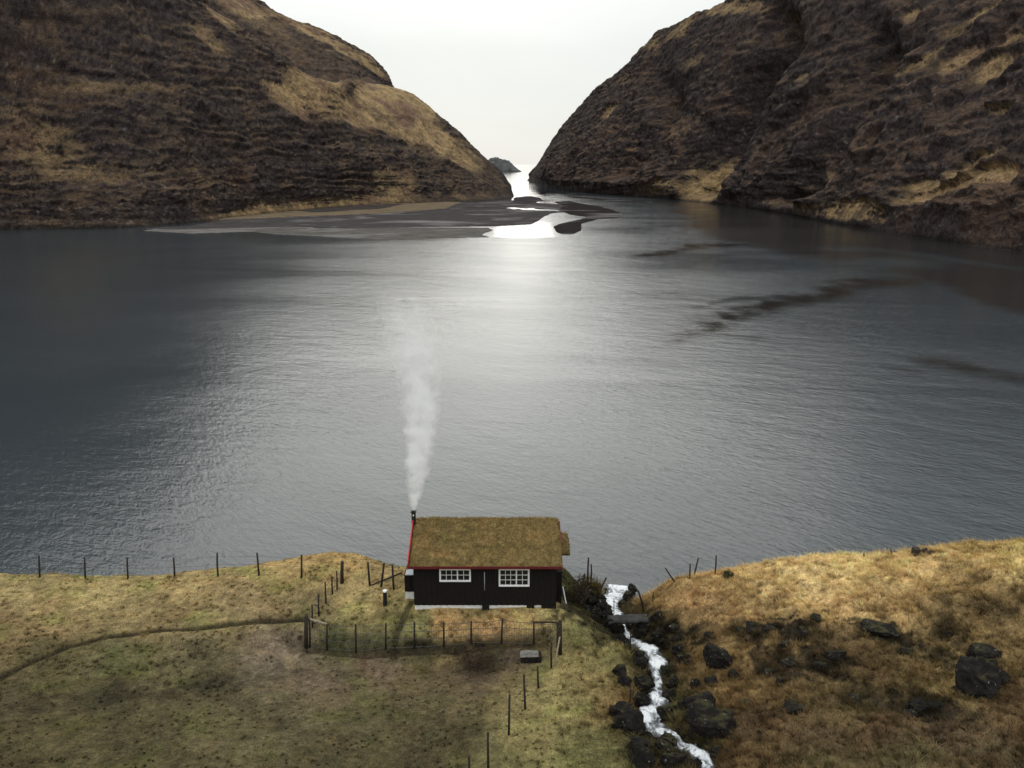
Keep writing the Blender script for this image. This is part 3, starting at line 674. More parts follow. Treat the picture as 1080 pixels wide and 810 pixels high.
dz_ = -np.gradient(C4[:, 2])/np.maximum(1e-3, np.hypot(np.gradient(C4[:, 0]), np.gradient(C4[:, 1])))
step_ = np.sin(np.cumsum(np.hypot(np.gradient(C4[:, 0]), np.gradient(C4[:, 1])))*3.4+2*n2(np.arange(ns)*1., np.arange(ns)*0., 30., 2, 5.))
ZS = ZS+np.where(C4[:, 2:3] > .4, (.07*step_)[:, None], 0)
scol = np.stack([np.broadcast_to(np.abs(s_)**2.5, XS.shape), np.broadcast_to(np.clip(.5+.5*step_+.6*sstep(.25, .8, dz_), 0, 1)[:, None], XS.shape), XS*0], -1).reshape(-1, 3)
tag(link('stream', np_mesh('stream', np.stack([XS, YS, ZS], -1).reshape(-1, 3), grid_faces(ns, nw), True, scol), M['foam']), 'white rushing stream tumbling down to the lagoon', None, None, 'structure')

# ------------------------------------------------------------------ boulders
BL = []
def boulder(px, py, wpx, hpx, label, group=None, seed=None, base=None, mat='boulder', name='boulder', flat=1.0):
    """px,py = foot centre in the photo; size from its apparent size"""
    g = on_ground(px, py) if base is None else np.array(base, float)
    ppm = F/(g[1]*cp-(g[2]-CZ)*sp)
    w = wpx/ppm; h = hpx/ppm/.88
    import bmesh
    bm = bmesh.new(); bmesh.ops.create_icosphere(bm, subdivisions=5, radius=1)
    V = np.array([v.co[:] for v in bm.verts]); Fc = np.array([[v.index for v in f.verts] for f in bm.faces]); bm.free()
    rs = np.random.default_rng(seed if seed is not None else int(px*31+py*17))
    for k in range(13):
        n = rs.normal(size=3); n /= np.linalg.norm(n); dcut = rs.uniform(.48, .82)
        ex = np.maximum(0, V@n-dcut); V = V-n[None, :]*(ex*.9)[:, None]
    V = V*(1+.34*fbm(V*1.2+px, 4)[:, None]+.22*fbm(V*2.6+py, 4, True)[:, None]+.07*fbm(V*9+py, 3, True)[:, None])
    V = V*np.array([w/2, w/2*rs.uniform(.7, .95), h*.60*flat])
    a = rs.uniform(-.4, .4); ca, sa = math.cos(a), math.sin(a)
    V = V/np.abs(V).max(0)*np.array([w/2, w*.42, h*.58*flat]); V[:, 0], V[:, 2] = V[:, 0]*math.cos(a*.4)-V[:, 2]*math.sin(a*.4), V[:, 0]*math.sin(a*.4)+V[:, 2]*math.cos(a*.4)
    BL.append((g[0], g[1], w)); cy = g[1]+w*.28; zc = ground_at(g[0], cy)+h*.10 if base is None else g[2]+h*.4
    V = V+np.array([g[0], cy, zc])
    o = link(name, np_mesh(name, V, Fc), M[mat], origin=(g[0], cy, zc))
    return tag(o, label, 'boulder' if name == 'boulder' else 'rock', group)
GS = 'boulders along the stream'
for a in [(760,706,34,26,'dark wedge shaped boulder on the slope right of the upper white water'),
          (738,752,36,26,'broad rounded boulder just above the largest streamside boulder'),
          (748,786,62,38,'largest dark boulder at the bend of the stream near the bottom edge'),
          (706,741,19,18,'black blocky boulder pinching the stream on its right bank'),
          (678,731,28,20,'dark boulder on the left bank beside the narrowest white water'),
          (675,748,26,20,'dark boulder left bank with a tuft of grass, above the foam pool'),
          (658,759,24,22,'outermost dark boulder standing away on the left grass bank'),
          (669,775,26,32,'tall upright dark boulder at the left edge of the lower cascade'),
          (706,790,28,24,'smooth dark boulder in midstream where the water turns right'),
          (681,812,34,34,'dark mossy boulder at the bottom edge left of the stream'),
          (712,812,30,22,'low dark boulder at the bottom edge beside the stream outlet'),
          (673,705,20,14,'small dark boulder in rough grass left of the upper white water'),
          (749,723,18,14,'small rock midway between the wedge boulder and the broad boulder'),
          (775,717,16,14,'small dark rock alone in russet grass right of the wedge boulder'),
          (749,674,14,9,'small dark rock high on the slope above the wedge boulder'),
          (688,703,9,6,'little dark stone lying in the white water near its top bend'),
          (676,792,24,18,'dark boulder with pale lichen corner by the bottom left bank')]:
    boulder(*a[:4], a[4], GS)
GH = 'rocks on the right hand slope'
for a in [(1040,737,64,52,'biggest dark lichen spotted rock near the right edge'),
          (1043,700,36,24,'dark rock perched directly above the biggest right hand rock'),
          (974,752,26,20,'dark rock with white lichen specks left of the biggest right hand rock'),
          (837,754,30,17,'lone black rounded rock low in the middle of the right slope'),
          (829,684,16,10,'small pale streaked rock in the dark heather patch'),
          (823,722,12,15,'narrow rock with a white streak below the heather patch'),
          (862,656,16,8,'dark peat stained rock on the golden upper slope'),
          (871,648,12,6,'smaller dark rock just uphill of the peat stained rock'),
          (935,672,44,12,'long low dark outcrop slanting across the middle slope'),
          (797,668,30,12,'flat dark outcrop above the wedge shaped streamside boulder')]:
    boulder(*a[:4], a[4], GH, flat=.8)
for i in range(70):      # small loose stones by the water
    k = int(rng.uniform(8, 84)); side = rng.choice([-1, 1]); off = SL[k, 3]+rng.uniform(-.25, .6)
    tx = SL[k+1, :2]-SL[k, :2]; tx /= np.linalg.norm(tx); p = SL[k, :2]+side*off*np.array([-tx[1], tx[0]])
    z = ground_at(*p); s_ = rng.uniform(5, 12)
    boulder(0, i, s_, s_*.7, 'small dark stone at the edge of the white stream', 'small stones lining the stream', seed=i+5, base=(p[0], p[1], z-.05))

for i in range(46):      # medium boulders bedded in the banks
    k = int(rng.uniform(6, 72)); side = rng.choice([-1, 1]); off = SL[k, 3]+rng.uniform(.1, 1.3)
    tx = SL[k+1, :2]-SL[k, :2]; tx /= np.linalg.norm(tx); p = SL[k, :2]+side*off*np.array([-tx[1], tx[0]])
    z = ground_at(*p); s_ = rng.uniform(9, 20)
    boulder(0, i, s_, s_*.75, 'dark mossy stone bedded in the stream bank', 'mossy stones bedded in the stream banks', seed=i+105, base=(p[0], p[1], z-.1))
for i, (a, b_, w_, h_) in enumerate([(815,668,16,8),(850,672,14,7),(832,705,16,9),(812,712,13,8),(884,697,18,9),(868,705,14,7),(905,742,16,8),(925,678,16,7),(958,690,14,6),(1000,672,13,6),(962,757,14,9),(990,748,14,8),(1062,722,16,12),(1015,735,15,10),(782,668,12,6),(768,760,16,9),(790,745,12,7),(720,690,16,9),(728,702,12,8),(712,668,16,8),(696,672,14,8)]):
    boulder(a, b_, w_*1.3, h_*1.2, 'small dark rock half buried in the dark heather of the right slope', 'half buried rocks in the heather', seed=300+i, flat=.8)

for a, b_, Y_, w_, l_ in ((668,624,66.,12,'dark stone on the right at the very mouth of the stream'),(662,632,61.,13,'dark stone right of the white water just above its mouth'),(657,640,56.,11,'dark stone right of the white water behind the slab footbridge')):
    boulder(a, b_, w_, w_*.7, l_, GS, seed=int(a), base=at_y(a, b_, Y_)-np.array([0, 0, .2]))

# ruined dry stone bank between cabin and stream
k = 0
sw = empty('stone_wall', on_ground(617, 655), 'tumbled dry stone bank topped with turf between cabin and stream', 'stone wall')
wall_st = []
for (a, b_, s_) in [(600,655,12),(612,656,14),(626,657,15),(638,660,13),(645,655,11),(606,645,12),(618,646,15),(631,648,14),(641,648,12),(611,635,12),(623,637,15),(634,640,13),(616,627,12),(627,628,13),(635,631,10),(603,634,10),(620,619,11),(629,620,10),(598,646,9),(640,640,9)]:
    g = on_ground(a, b_+6)
    g[2] += .0
    wall_st.append((a, b_, s_, g))
for i, (a, b_, s_, g) in enumerate(wall_st):
    Yb = 43.2+ (655-b_)*.035+rng.uniform(-.1, .1); P_ = at_y(a, b_, Yb)
    o = boulder(a, b_, s_*1.25, s_*.85, None, None, seed=200+i, base=(P_[0], P_[1], P_[2]-.3), name='stone')
    del o['category']
    o.parent = sw; o.location = o.location-sw.location

def blade_clump(name, parent, P, L, w, col, mat, lean=.5, origin=None):
    n = len(P); th = rng.uniform(0, 6.283, n); dx = np.cos(th)*w; dy = np.sin(th)*w
    T = P+np.column_stack([rng.normal(0, lean, n)*L, rng.normal(0, lean, n)*L, L])
    VV = np.stack([P+np.column_stack([dx, dy, 0*dx]), P-np.column_stack([dx, dy, 0*dx]), T], 1).reshape(-1, 3)
    return link(name, np_mesh(name, VV, np.arange(len(VV)).reshape(-1, 3), False, np.repeat(col, 3, 0)), mat, parent, origin)
# turf lying on the stone bank
top = []
for (a, b_, s_) in [(620,612,12),(628,616,10),(613,618,10),(634,624,8),(605,628,8)]:
    P_ = at_y(a, b_, 44.4)
    for _ in range(260):
        q = rng.normal(0, .22, 3)*np.array([1.2, 1, .35]); top.append(P_+q)
top = np.array(top); blade_clump('turf', sw, top, rng.uniform(.08, .25, len(top)), .014, np.tile(lin((120, 104, 56))*.6, (len(top), 1))*rng.uniform(.5, 1.5, (len(top), 1)), M['blade'])

def shrub(px, py, wpx, hpx, label, n=900, base=None, mats=('twig', 'leaf'), group=None):
    g = on_ground(px, py) if base is None else np.array(base, float)
    ppm = F/(g[1]*cp-(g[2]-CZ)*sp); w = wpx/ppm; h = hpx/ppm/.88
    t = empty('shrub', g, label, 'shrub', group)
    m_ = MB()
    for i in range(26):
        an = rng.uniform(0, 6.28); rr_ = rng.uniform(.1, 1)*w*.5; e = g+np.array([math.cos(an)*rr_, math.sin(an)*rr_*.8, h*rng.uniform(.5, 1.05)])
        mid = g+(e-g)*.5+rng.normal(0, .05*w, 3)
        m_.tube([g, mid, e], [.018, .012, .004], 4)
    m_.build('stem', M[mats[0]], t)
    u = rng.normal(size=(n, 3)); u /= np.linalg.norm(u, axis=1)[:, None]; r = rng.uniform(.3, 1, (n, 1))**.5
    P = g+np.array([0, 0, h*.45])+u*r*np.array([w*.5, w*.4, h*.5])*(1+.4*fbm(u*2+px, 2)[:, None])
    s_ = .035; d1 = rng.normal(0, s_, (n, 3)); d2 = rng.normal(0, s_, (n, 3))
    VV = np.stack([P, P+d1, P+d2], 1).reshape(-1, 3)
    link('foliage', np_mesh('foliage', VV, np.arange(n*3).reshape(-1, 3), False), M[mats[1]], t)
    return t
shrub(504, 706, 42, 20, 'low dark heather mound on the field below the enclosure fence', 2600, mats=('twig', 'twig'))
shrub(768, 611, 12, 9, 'tiny dark green bush on the crest right of the stream mouth')
shrub(612, 632, 22, 30, 'dark tangled bush growing against the turf topped stone bank', 1500, base=at_y(612, 636, 43.6), mats=('twig', 'twig'))
shrub(706, 712, 22, 12, 'green mossy bush leaning over the right side of the white stream', 900)

# stone slab bridge
pa, pb = at_z(641, 654, 13.45), at_z(683, 652, 13.45)
br = empty('footbridge', (pa+pb)/2, 'flat grey stone slab footbridge crossing the stream', 'footbridge')
def slab_mesh(a, b_, wd, th_, z, seed):
    nx, nyy = 26, 8; u = np.linspace(0, 1, nx)[:, None]; v = np.linspace(-1, 1, nyy)[None, :]
    xs = a[0]+(b_[0]-a[0])*u+0*v; ys = a[1]+(b_[1]-a[1])*u+v*wd/2+.16*n2(xs, xs*0+v*3, .45, 4, seed)
    zt = z+.10*n2(xs, ys, .4, 4, seed)-.06*v**4-.04*(2*u-1)**8
    T_ = np.stack([xs, ys, zt], -1).reshape(-1, 3); B_ = T_-np.array([0, 0, th_]); n = nx*nyy
    f = grid_faces(nx, nyy); fb = f[:, ::-1]+n; sides = []
    idx = np.arange(n).reshape(nx, nyy); ring = list(idx[:, 0])+list(idx[-1, 1:])+list(idx[-2::-1, -1])+list(idx[0, -2:0:-1])
    for i in range(len(ring)): p, q = ring[i], ring[(i+1) % len(ring)]; sides.append([q, p, p+n, q+n])
    return np_mesh('slab', np.vstack([T_, B_]), np.vstack([f, fb, sides]), False)
link('slab', slab_mesh(pa, pb, .75, .13, 13.58, 3.), M['slab'], br)
for i, p in enumerate((pa, pb)):
    q = p+(pb-pa)*(.07 if i == 0 else -.07)
    o = boulder(0, 0, 16, 12, None, seed=60+i, base=(q[0], q[1]-.25, 12.95), name='abutment'); del o['category']
    o.parent = br; o.location = o.location-br.location

# stone block with pale top, in the field
g = on_ground(560, 700)
sb = empty('stone_block', g, 'squat dark stone block with a greyer flat top beside the field gate', 'stone block')
ppm = F/(g[1]*cp-(g[2]-CZ)*sp); wq = 22/ppm/2
def rough_block(x0_, x1_, y0_, y1_, z0_, z1_, seed, n=14, am=.06):
    V = []; Fq = []
    for ax in range(3):
        for sd_ in (0, 1):
            a, b_ = [k for k in range(3) if k != ax]; u, v = np.meshgrid(np.linspace(0, 1, n), np.linspace(0, 1, n), indexing='ij')
            Pq = np.zeros((n, n, 3)); Pq[..., a] = u; Pq[..., b_] = v; Pq[..., ax] = sd_
            f = grid_faces(n, n); f = f if (sd_ == 1) ^ (ax == 1) else f[:, ::-1]
            Fq.append(f+len(V)*n*n); V.append(Pq.reshape(-1, 3))
    V = np.vstack(V); c_ = V-.5; r = np.linalg.norm(c_*[1, 1, 1], axis=1)[:, None]; V = .5+c_*(1-.12*np.maximum(0, r-.6)/.26)
    V = V*np.array([x1_-x0_, y1_-y0_, z1_-z0_])+np.array([x0_, y0_, z0_])
    V = V+am*np.stack([fbm(V*2.6+seed+k*9, 3) for k in range(3)], -1)
    return np_mesh('block', V, np.vstack(Fq), False)
link('base', rough_block(g[0]-wq, g[0]+wq, g[1], g[1]+.65, g[2]-.15, g[2]+.36, 3.), M['boulder'], sb)
link('cap', rough_block(g[0]-wq-.02, g[0]+wq*.75, g[1]-.03, g[1]+.6, g[2]+.35, g[2]+.40, 5., am=.05), M['grey_cap'], sb)

# ------------------------------------------------------------------ fences
def post_mesh(base, top, r0, bury=.15):
    m_ = MB(); b0 = Vector(base); t0 = Vector(top); d = (t0-b0).normalized()
    mid = b0.lerp(t0, .5)+Vector((rng.normal(0, .012), rng.normal(0, .012), 0))
    m_.tube([b0-d*bury, mid, t0-d*.02, t0], [r0*1.08, r0, r0*.92, r0*.6], 7); return m_
def fence(label, posts, wires=(.25, .55, .85), rails=(), stout=(), group=None, net=False, r0=.045, labels={}, wr_=.008):
    bs = [on_ground(*p[0:2]) for p in posts]; ts = [at_y(p[2], p[3], b_[1]) for p, b_ in zip(posts, bs)]
    f = empty('fence', bs[0], label, 'fence', group)
    for i, (b_, t_) in enumerate(zip(bs, ts)):
        o = post_mesh(b_, t_, .1 if i in stout else r0).build('post', M['post'], f, smooth=True)
        if i in labels: o['label'] = labels[i]
    if wires:
        for wv in wires:
            m_ = MB()
            for i in range(len(bs)-1):
                a, b_ = bs[i]+(ts[i]-bs[i])*wv, bs[i+1]+(ts[i+1]-bs[i+1])*wv
                c_ = (a+b_)/2-np.array([0, 0, .03]); m_.tube([a, c_, b_], wr_, 4, False)
            m_.build('wire', M['wire'], f)
    if net:
        m_ = MB()
        for i in range(len(bs)-1):
            n = int(np.linalg.norm(bs[i+1]-bs[i])/.12)
            for k in range(1, n):
                u = k/n; a = bs[i]+(bs[i+1]-bs[i])*u; b_ = ts[i]+(ts[i+1]-ts[i])*u
                m_.tube([a+(b_-a)*.05, a+(b_-a)*.8], .006, 3, False)
        m_.build('netting', M['wire'], f)
    for (i, j_, h, mt) in rails:
        a = bs[i]+(ts[i]-bs[i])*h; b_ = bs[j_]+(ts[j_]-bs[j_])*h
        m_ = MB(); m_.beam(a, b_, .05, .07); m_.build('rail', M[mt], f)
    return f
fence('wire fence of seven dark posts along the left shore edge', [(42,609,41,586),(90,610,89,588),(135,611,134,588),(184,609,183,588),(230,608,229,583),(273,607,271,583),(318,610,318,585),(361,615,361,592)], stout=(7,), wires=(.08,.5,.85), r0=.055,
      labels={7: 'thicker corner post at the top of the diagonal fence'})
fence('diagonal wire fence running from the knoll down to the enclosure corner', [(355.5,622,355,602),(350.5,627,350,608),(344,637,343,614),(336.5,650,336,626),(329.6,662,329,638),(323,683,323,649)], stout=(5,), wires=(.3,.6,.85))
fence('low netting fence enclosing the grass in front of the cabin', [(327,683,326,652),(345,686,345,657.6),(375.5,688,375,658),(407,684.5,407,657),(437,683.5,437,656),(468,682,468,656),(497,679,497,655),(529,679,530,652),(563,680,563,655.5),(588,683,588,656)],
      wires=(.04,.35,.65,.92), wr_=.016, net=True, rails=((0,1,.98,'pale_wood'),(8,9,.98,'post')), r0=.052)
fence('row of field fence posts stepping down towards the bottom edge', [(591,690,591,654),(581.6,704.6,581.6,676.7),(568,726,567,703),(554,748,552.5,711),(536.7,775,537.5,732),(515,813,514.6,772),(494.6,830,494.6,797)], stout=(0,), wires=(.3,.65,.9),
      labels={0: 'thick black gate post at the fence corner'}, r0=.05)
fence('short leaning fence with a slanting rail left of the cabin', [(390,617,388,593),(402,619,405,594),(415.4,621.7,414,597)], wires=(.8,), r0=.06)
def stake(px, py, tx, ty, label, r0=.045, group=None, mat='post', dy=0):
    b_ = on_ground(px, py); t_ = at_y(tx, ty, b_[1]+dy)
    o = post_mesh(b_, t_, r0).build('stake', M[mat], None, origin=tuple(b_), smooth=True); return tag(o, label, 'stake', group)
stake(391.7, 617.5, 424, 604, 'dark timber pole slanting up to the left end of the cabin', .05, dy=.8)
stake(585, 702, 590.5, 671.5, 'pale bare pole leaning against the thick gate post', .04, mat='pale_wood', dy=.5)
GR = 'old stakes on the right bank'
stake(711.6, 613.5, 701.7, 599, 'stake leaning far left on the crest right of the stream mouth', group=GR)
stake(727.5, 610.5, 728, 594.8, 'shorter upright stake of the close pair on the right crest', group=GR)
stake(731.5, 609.5, 736.6, 588.5, 'tall stake leaning right in the close pair on the right crest', group=GR)
stake(754, 606, 755.4, 585.7, 'upright stake standing alone beside the tiny crest bush', group=GR)
stake(679.5, 645, 673, 622.6, 'leaning double stake above the stone slab footbridge', .06, group=GR)
stake(689, 637, 689, 624, 'thin short stake uphill of the leaning double stake', .03, group=GR)
stake(940, 584.3, 940, 579.5, 'tiny stake on the crest left of the timber pile', group=GR)
stake(911, 587, 911, 583.5, 'tiniest stake furthest left of the timber pile on the crest', group=GR)
GB = 'stakes on the stone bank'
def stake3(px, py, tx, ty, Yb, label, r0=.045):
    b_ = at_y(px, py, Yb); t_ = at_y(tx, ty, Yb)
    o = post_mesh(b_, t_, r0, .25).build('stake', M['post'], None, origin=tuple(b_), smooth=True); tag(o, label, 'stake', GB)
stake3(620, 613, 620.7, 588, 44.5, 'tallest stake on the turf topped stone bank', .05)
stake3(623.3, 611, 623.6, 595, 44.5, 'second shorter stake beside the tallest one on the stone bank')
stake3(613, 620, 616.7, 605, 44.3, 'short stake leaning right at the cabin side of the stone bank', .06)
stake3(634.5, 620, 639.5, 609, 44.6, 'stake tilting out over the stream mouth', .05)
stake3(639, 652, 640.5, 637, 43.6, 'bent dark stake at the foot of the stone bank', .045)
stake(647.5, 651, 647.5, 633, 'thin stake standing against the lower white water', .025)
stake(665, 690, 665, 666, 'thin dark stake beside the pool below the footbridge', .035)
stake(683, 716, 683, 699, 'thin short stake at the left bank of the white water', .03)
stake(664, 745, 665, 722, 'thin stake rising from the boulders on the left bank', .03)
# white topped marker
b_ = on_ground(406, 638.5); t_ = at_y(406, 624, b_[1]); mk = empty('marker_post', b_, 'short thick black post with a white cap on the grass left of the cabin', 'marker post')
m_ = MB(); m_.tube([b_-np.array([0,0,.1]), t_], .11, 12); m_.build('shaft', M['black'], mk, smooth=False)
m_ = MB(); m_.tube([t_+np.array([0,0,.002]), t_+np.array([0,0,.08])], .125, 12); m_.build('cap', M['white'], mk)

# timber pile on the far right crest
g = on_ground(968, 585); tp = empty('timber_pile', g, 'small dark pile of old timber and stones on the right crest', 'timber pile')
m_ = MB(); m_.box(g[0]-.28, g[0]+.1, g[1]-.2, g[1]+.25, g[2]-.05, g[2]+.38); m_.build('crate', M['post'], tp, bevel=.02)
m_ = MB(); m_.beam(g+np.array([.05,-.25,.12]), g+np.array([.75,-.1,.2]), .16, .2); m_.beam(g+np.array([.2,-.1,.3]), g+np.array([.5,.1,.32]), .12); m_.build('timber', M['post'], tp, bevel=.01)
for k, (dx_, s_) in enumerate(((.95, 8), (.35, 9), (1.25, 5))):
    o = boulder(0, 0, s_, s_*.6, None, seed=90+k, base=(g[0]+dx_, g[1]-.1, g[2]-.04), name='stone'); del o['category']; o.parent = tp; o.location = o.location-tp.location

# ------------------------------------------------------------------ cabin
x0, yF = at_z(437, 640, 15.0)[:2]; x1 = at_z(586.5, 640, 15.0)[0]
zb = 14.95
zE = at_y(511, 599.5, yF-.35)[2]        # eave board bottom
yR = yF+2.55; zR = at_y(511, 548.5, yR)[2]   # turf top at ridge
yB = yF+5.1
xl = at_y(429.3, 597, yF-.38)[0]; xr = at_y(593.5, 597, yF-.38)[0]
cab = empty('cabin', ((x0+x1)/2, yF+2.5, zb), 'small black tarred cabin with a grass turf roof and red eaves', 'cabin')
zw = zE+.12
def planks(mb, xa, xb, y, za, zt, dpt=.06):
    """vertical boards on a wall facing -y"""
    x = xa; i = 0
    while x < xb-1e-3:
        w_ = min(.15, xb-x); dy_ = .018*(i % 2)+rng.uniform(0, .004)
        mb.box(x+.002, x+w_-.002, y-dy_, y+dpt, za, zt); x += w_; i += 1
wl = MB(); planks(wl, x0, x1, yF, zb+.15, zw)
wl.box(x0, x1, yB-.06, yB, zb+.15, zw)
hr = zR-.22
sl = (hr-zw)/2.55
for xx in (x0, x1-.06):
    wl.poly([(xx, yF+.062, zb+.15), (xx+.06, yF+.062, zb+.15), (xx+.06, yB-.062, zb+.15), (xx, yB-.062, zb+.15),
             (xx, yF+.062, zw), (xx+.06, yF+.062, zw), (xx+.06, yB-.062, zw), (xx, yB-.062, zw), (xx, yR, hr), (xx+.06, yR, hr)],
            [(0,3,2,1),(0,1,5,4),(2,3,7,6),(0,4,8,7,3),(1,2,6,9,5),(4,5,9,8),(6,7,8,9)])
wl.build('wall', M['tar'], cab)
fd = MB(); fd.box(x0+.03, x1-.03, yF+.012, yB-.02, zb-1.0, zb+.148); fd.build('foundation', M['found'], cab)
# door step that hides part of the foundation
xd0, xd1 = at_y(508.5, 640, yF)[0], at_y(516, 640, yF)[0]
st = MB(); st.box(xd0, xd1, yF-.10, yF+.01, zb-.3, zb+.17); st.build('step', M['tar'], cab, bevel=.015)
xt = [at_y(a, 640, yF)[0] for a in (555.5, 563.5, 571, 586.5)]
st = MB(); st.box(xt[0], xt[1], yF-.05, yF+.011, zb-.3, zb+.146); st.box(xt[2], xt[3], yF-.05, yF+.011, zb-.3, zb+.146); st.build('skirting_board', M['tar'], cab)
# downpipe
xp = at_y(511, 610, yF)[0]; dp = MB(); dp.tube([(xp, yF-.045, at_y(511, 622.5, yF)[2]), (xp, yF-.045, at_y(511, 603, yF)[2])], .022, 8); dp.build('downpipe', M['metal'], cab, smooth=True)
# windows
def window(pxa, pxb, pya, pyb, nl, nr, nrows):
    a = at_y(pxa, pyb, yF-.05); c_ = at_y(pxb, pya, yF-.05); xa, xb, za, zt = a[0], c_[0], a[2], c_[2]
    y0 = yF-.075; y1 = yF+.01
    f = MB(); t_ = .055
    f.box(xa, xb, y0, y1, zt-t_, zt); f.box(xa, xb, y0-.03, y1, za, za+t_); f.box(xa, xa+t_, y0, y1, za+t_, zt-t_); f.box(xb-t_, xb, y0, y1, za+t_, zt-t_)
    w_ = f.build('window', M['white'], cab, bevel=.004)
    xm = xa+(xb-xa)*.575
    for (sa, sb_, n) in ((xa+t_, xm, nl), (xm, xb-t_, nr)):
        s_ = MB(); e = .032; yy0 = y0+.012; yy1 = y1-.004
        za2, zt2 = za+t_+.001, zt-t_-.001; sa += .002; sb_ -= .002
        s_.box(sa, sb_, yy0, yy1, zt2-e, zt2); s_.box(sa, sb_, yy0, yy1, za2, za2+e); s_.box(sa, sa+e, yy0, yy1, za2+e, zt2-e); s_.box(sb_-e, sb_, yy0, yy1, za2+e, zt2-e)
        iw = (sb_-sa-2*e); ih = zt2-za2-2*e; q = .026
        for k in range(1, n): xx = sa+e+iw*k/n; s_.box(xx-q/2, xx+q/2, yy0+.01, yy1, za2+e, zt2-e)
        for k in range(1, nrows):
            zz = za2+e+ih*k/nrows
            for kk_ in range(n):
                xA = sa+e+iw*kk_/n+(q/2 if kk_ else 0); xB = sa+e+iw*(kk_+1)/n-(q/2 if kk_ < n-1 else 0)
                s_.box(xA, xB, yy0+.012, yy1, zz-q/2, zz+q/2)
        s_.build('sash', M['white'], w_)
    g_ = MB(); g_.box(xa+t_, xb-t_, yF-.028, yF-.024, za+t_, zt-t_); g_.build('pane', M['glass'], w_)
window(463.5, 496.5, 599.8, 613.3, 3, 2, 2)
window(526, 558.5, 599.8, 618.3, 3, 2, 3)
# turf roof
ov = .42
def turf(xa, xb, ya, yr, yb, ze, zr, thick, seed, nx=150, nyy=110, parent=cab, name='roof'):
    u = np.linspace(0, 1, nx)[:, None]; v = np.linspace(0, 1, nyy)[None, :]
    xs = xa+(xb-xa)*u+0*v; ys = ya+(yb-ya)*v+0*u
    r = np.where(ys < yr, (ys-ya)/(yr-ya), (yb-ys)/(yb-yr))
    base = ze+(zr-ze)*r
    base = base-.12*np.exp(-((ys-yr)/.35)**2)     # rounded ridge
    edge = np.minimum(np.minimum(xs-xa, xb-xs), np.minimum(ys-ya, yb-ys)); rd = thick*(1-.55*np.exp(-edge/.10))
    zt = base+rd-thick+.13*n2(xs, ys, .7, 3, seed)+.07*n2(xs, ys, .22, 3, seed+5)
    T_ = np.stack([xs, ys, zt], -1).reshape(-1, 3); B_ = np.stack([xs, ys, base-thick], -1).reshape(-1, 3); n = nx*nyy
    f = grid_faces(nx, nyy); fb = f[:, ::-1]+n; idx = np.arange(n).reshape(nx, nyy)
    ring = list(idx[:, 0])+list(idx[-1, 1:])+list(idx[-2::-1, -1])+list(idx[0, -2:0:-1]); sides = []
    for i in range(len(ring)): p, q = ring[i], ring[(i+1) % len(ring)]; sides.append([q, p, p+n, q+n])
    VV = np.vstack([T_, B_]); x_, y_ = VV[:, 0], VV[:, 1]
    def rc(x_, y_):
        c_ = lin((122, 104, 66))*.78*np.ones((len(x_), 3)); a1 = n2(x_, y_, 1.1, 4, 3.3); a2 = n2(x_, y_, .3, 3, 6.3)
        f1 = sstep(0, .5, a1)[:, None]; c_ = c_*(1-f1*.5)+lin((146, 114, 72))*.78*f1*.5
        f2 = sstep(.05, .5, n2(x_, y_, .9, 3, 9.3))[:, None]; c_ = c_*(1-f2*.5)+lin((96, 90, 52))*.72*f2*.5
        return c_*(1+.5*a2)[:, None]
    o = link(name, np_mesh(name, VV, np.vstack([f, fb, sides]), True, np.clip(rc(x_, y_), .01, .5)), M['ground'], parent)
    N = int(5200*(xb-xa)*(yb-ya)/47*2.6)
    bx = rng.uniform(xa, xb, N); by = rng.uniform(ya, yb, N)
    i = np.clip(((bx-xa)/(xb-xa)*(nx-1)).astype(int), 0, nx-2); j_ = np.clip(((by-ya)/(yb-ya)*(nyy-1)).astype(int), 0, nyy-2)
    P = np.column_stack([bx, by, zt[i, j_]-.015]); c_ = rc(bx, by)*rng.uniform(.6, 1.9, (N, 1))*1.15
    gr_ = blade_clump('turf_grass', o, P, rng.uniform(.06, .19, N)*(1+.8*n2(bx, by, .4, 2, 2.)), .016, c_, M['blade'], .7)
    return o
turf(xl+.06, xr-.03, yF-.40, yR, yB+.40, zE+.24, zR, .22, 2.)
# roof boards: deck, eave boards, bargeboards
dk = MB(); ye = yF-.40; yb2 = yB+.40; zd0 = zE+.005
slp = (zR-.22-.12-(zE+.02))/(yR-ye)
zd1 = zE+.02+slp*(yR-ye)
dk.poly([(xl+.05,ye+.03,zE-.01),(xr-.05,ye+.03,zE-.01),(xr-.05,yR,zd1-.03),(xl+.05,yR,zd1-.03),(xl+.05,yb2-.03,zE-.01),(xr-.05,yb2-.03,zE-.01),
         (xl+.05,ye+.03,zE+.018),(xr-.05,ye+.03,zE+.018),(xr-.05,yR,zd1-.002),(xl+.05,yR,zd1-.002),(xl+.05,yb2-.03,zE+.018),(xr-.05,yb2-.03,zE+.018)],
        [(0,3,2,1),(3,4,5,2),(6,7,8,9),(9,8,11,10),(0,1,7,6),(5,4,10,11),(0,6,9,3),(3,9,10,4),(1,2,8,7),(2,5,11,8)])
dk.build('roof_deck', M['tar'], cab)
eb = MB(); eb.box(xl+.002, xr-.002, ye-.045, ye-.004, zE+.0, zE+.145); eb.build('eave_board', M['red_dk'], cab, bevel=.005)
eb = MB(); eb.box(xl+.002, xr-.002, yb2+.004, yb2+.045, zE-.02, zE+.17); eb.build('eave_board', M['red_dk'], cab, bevel=.005)
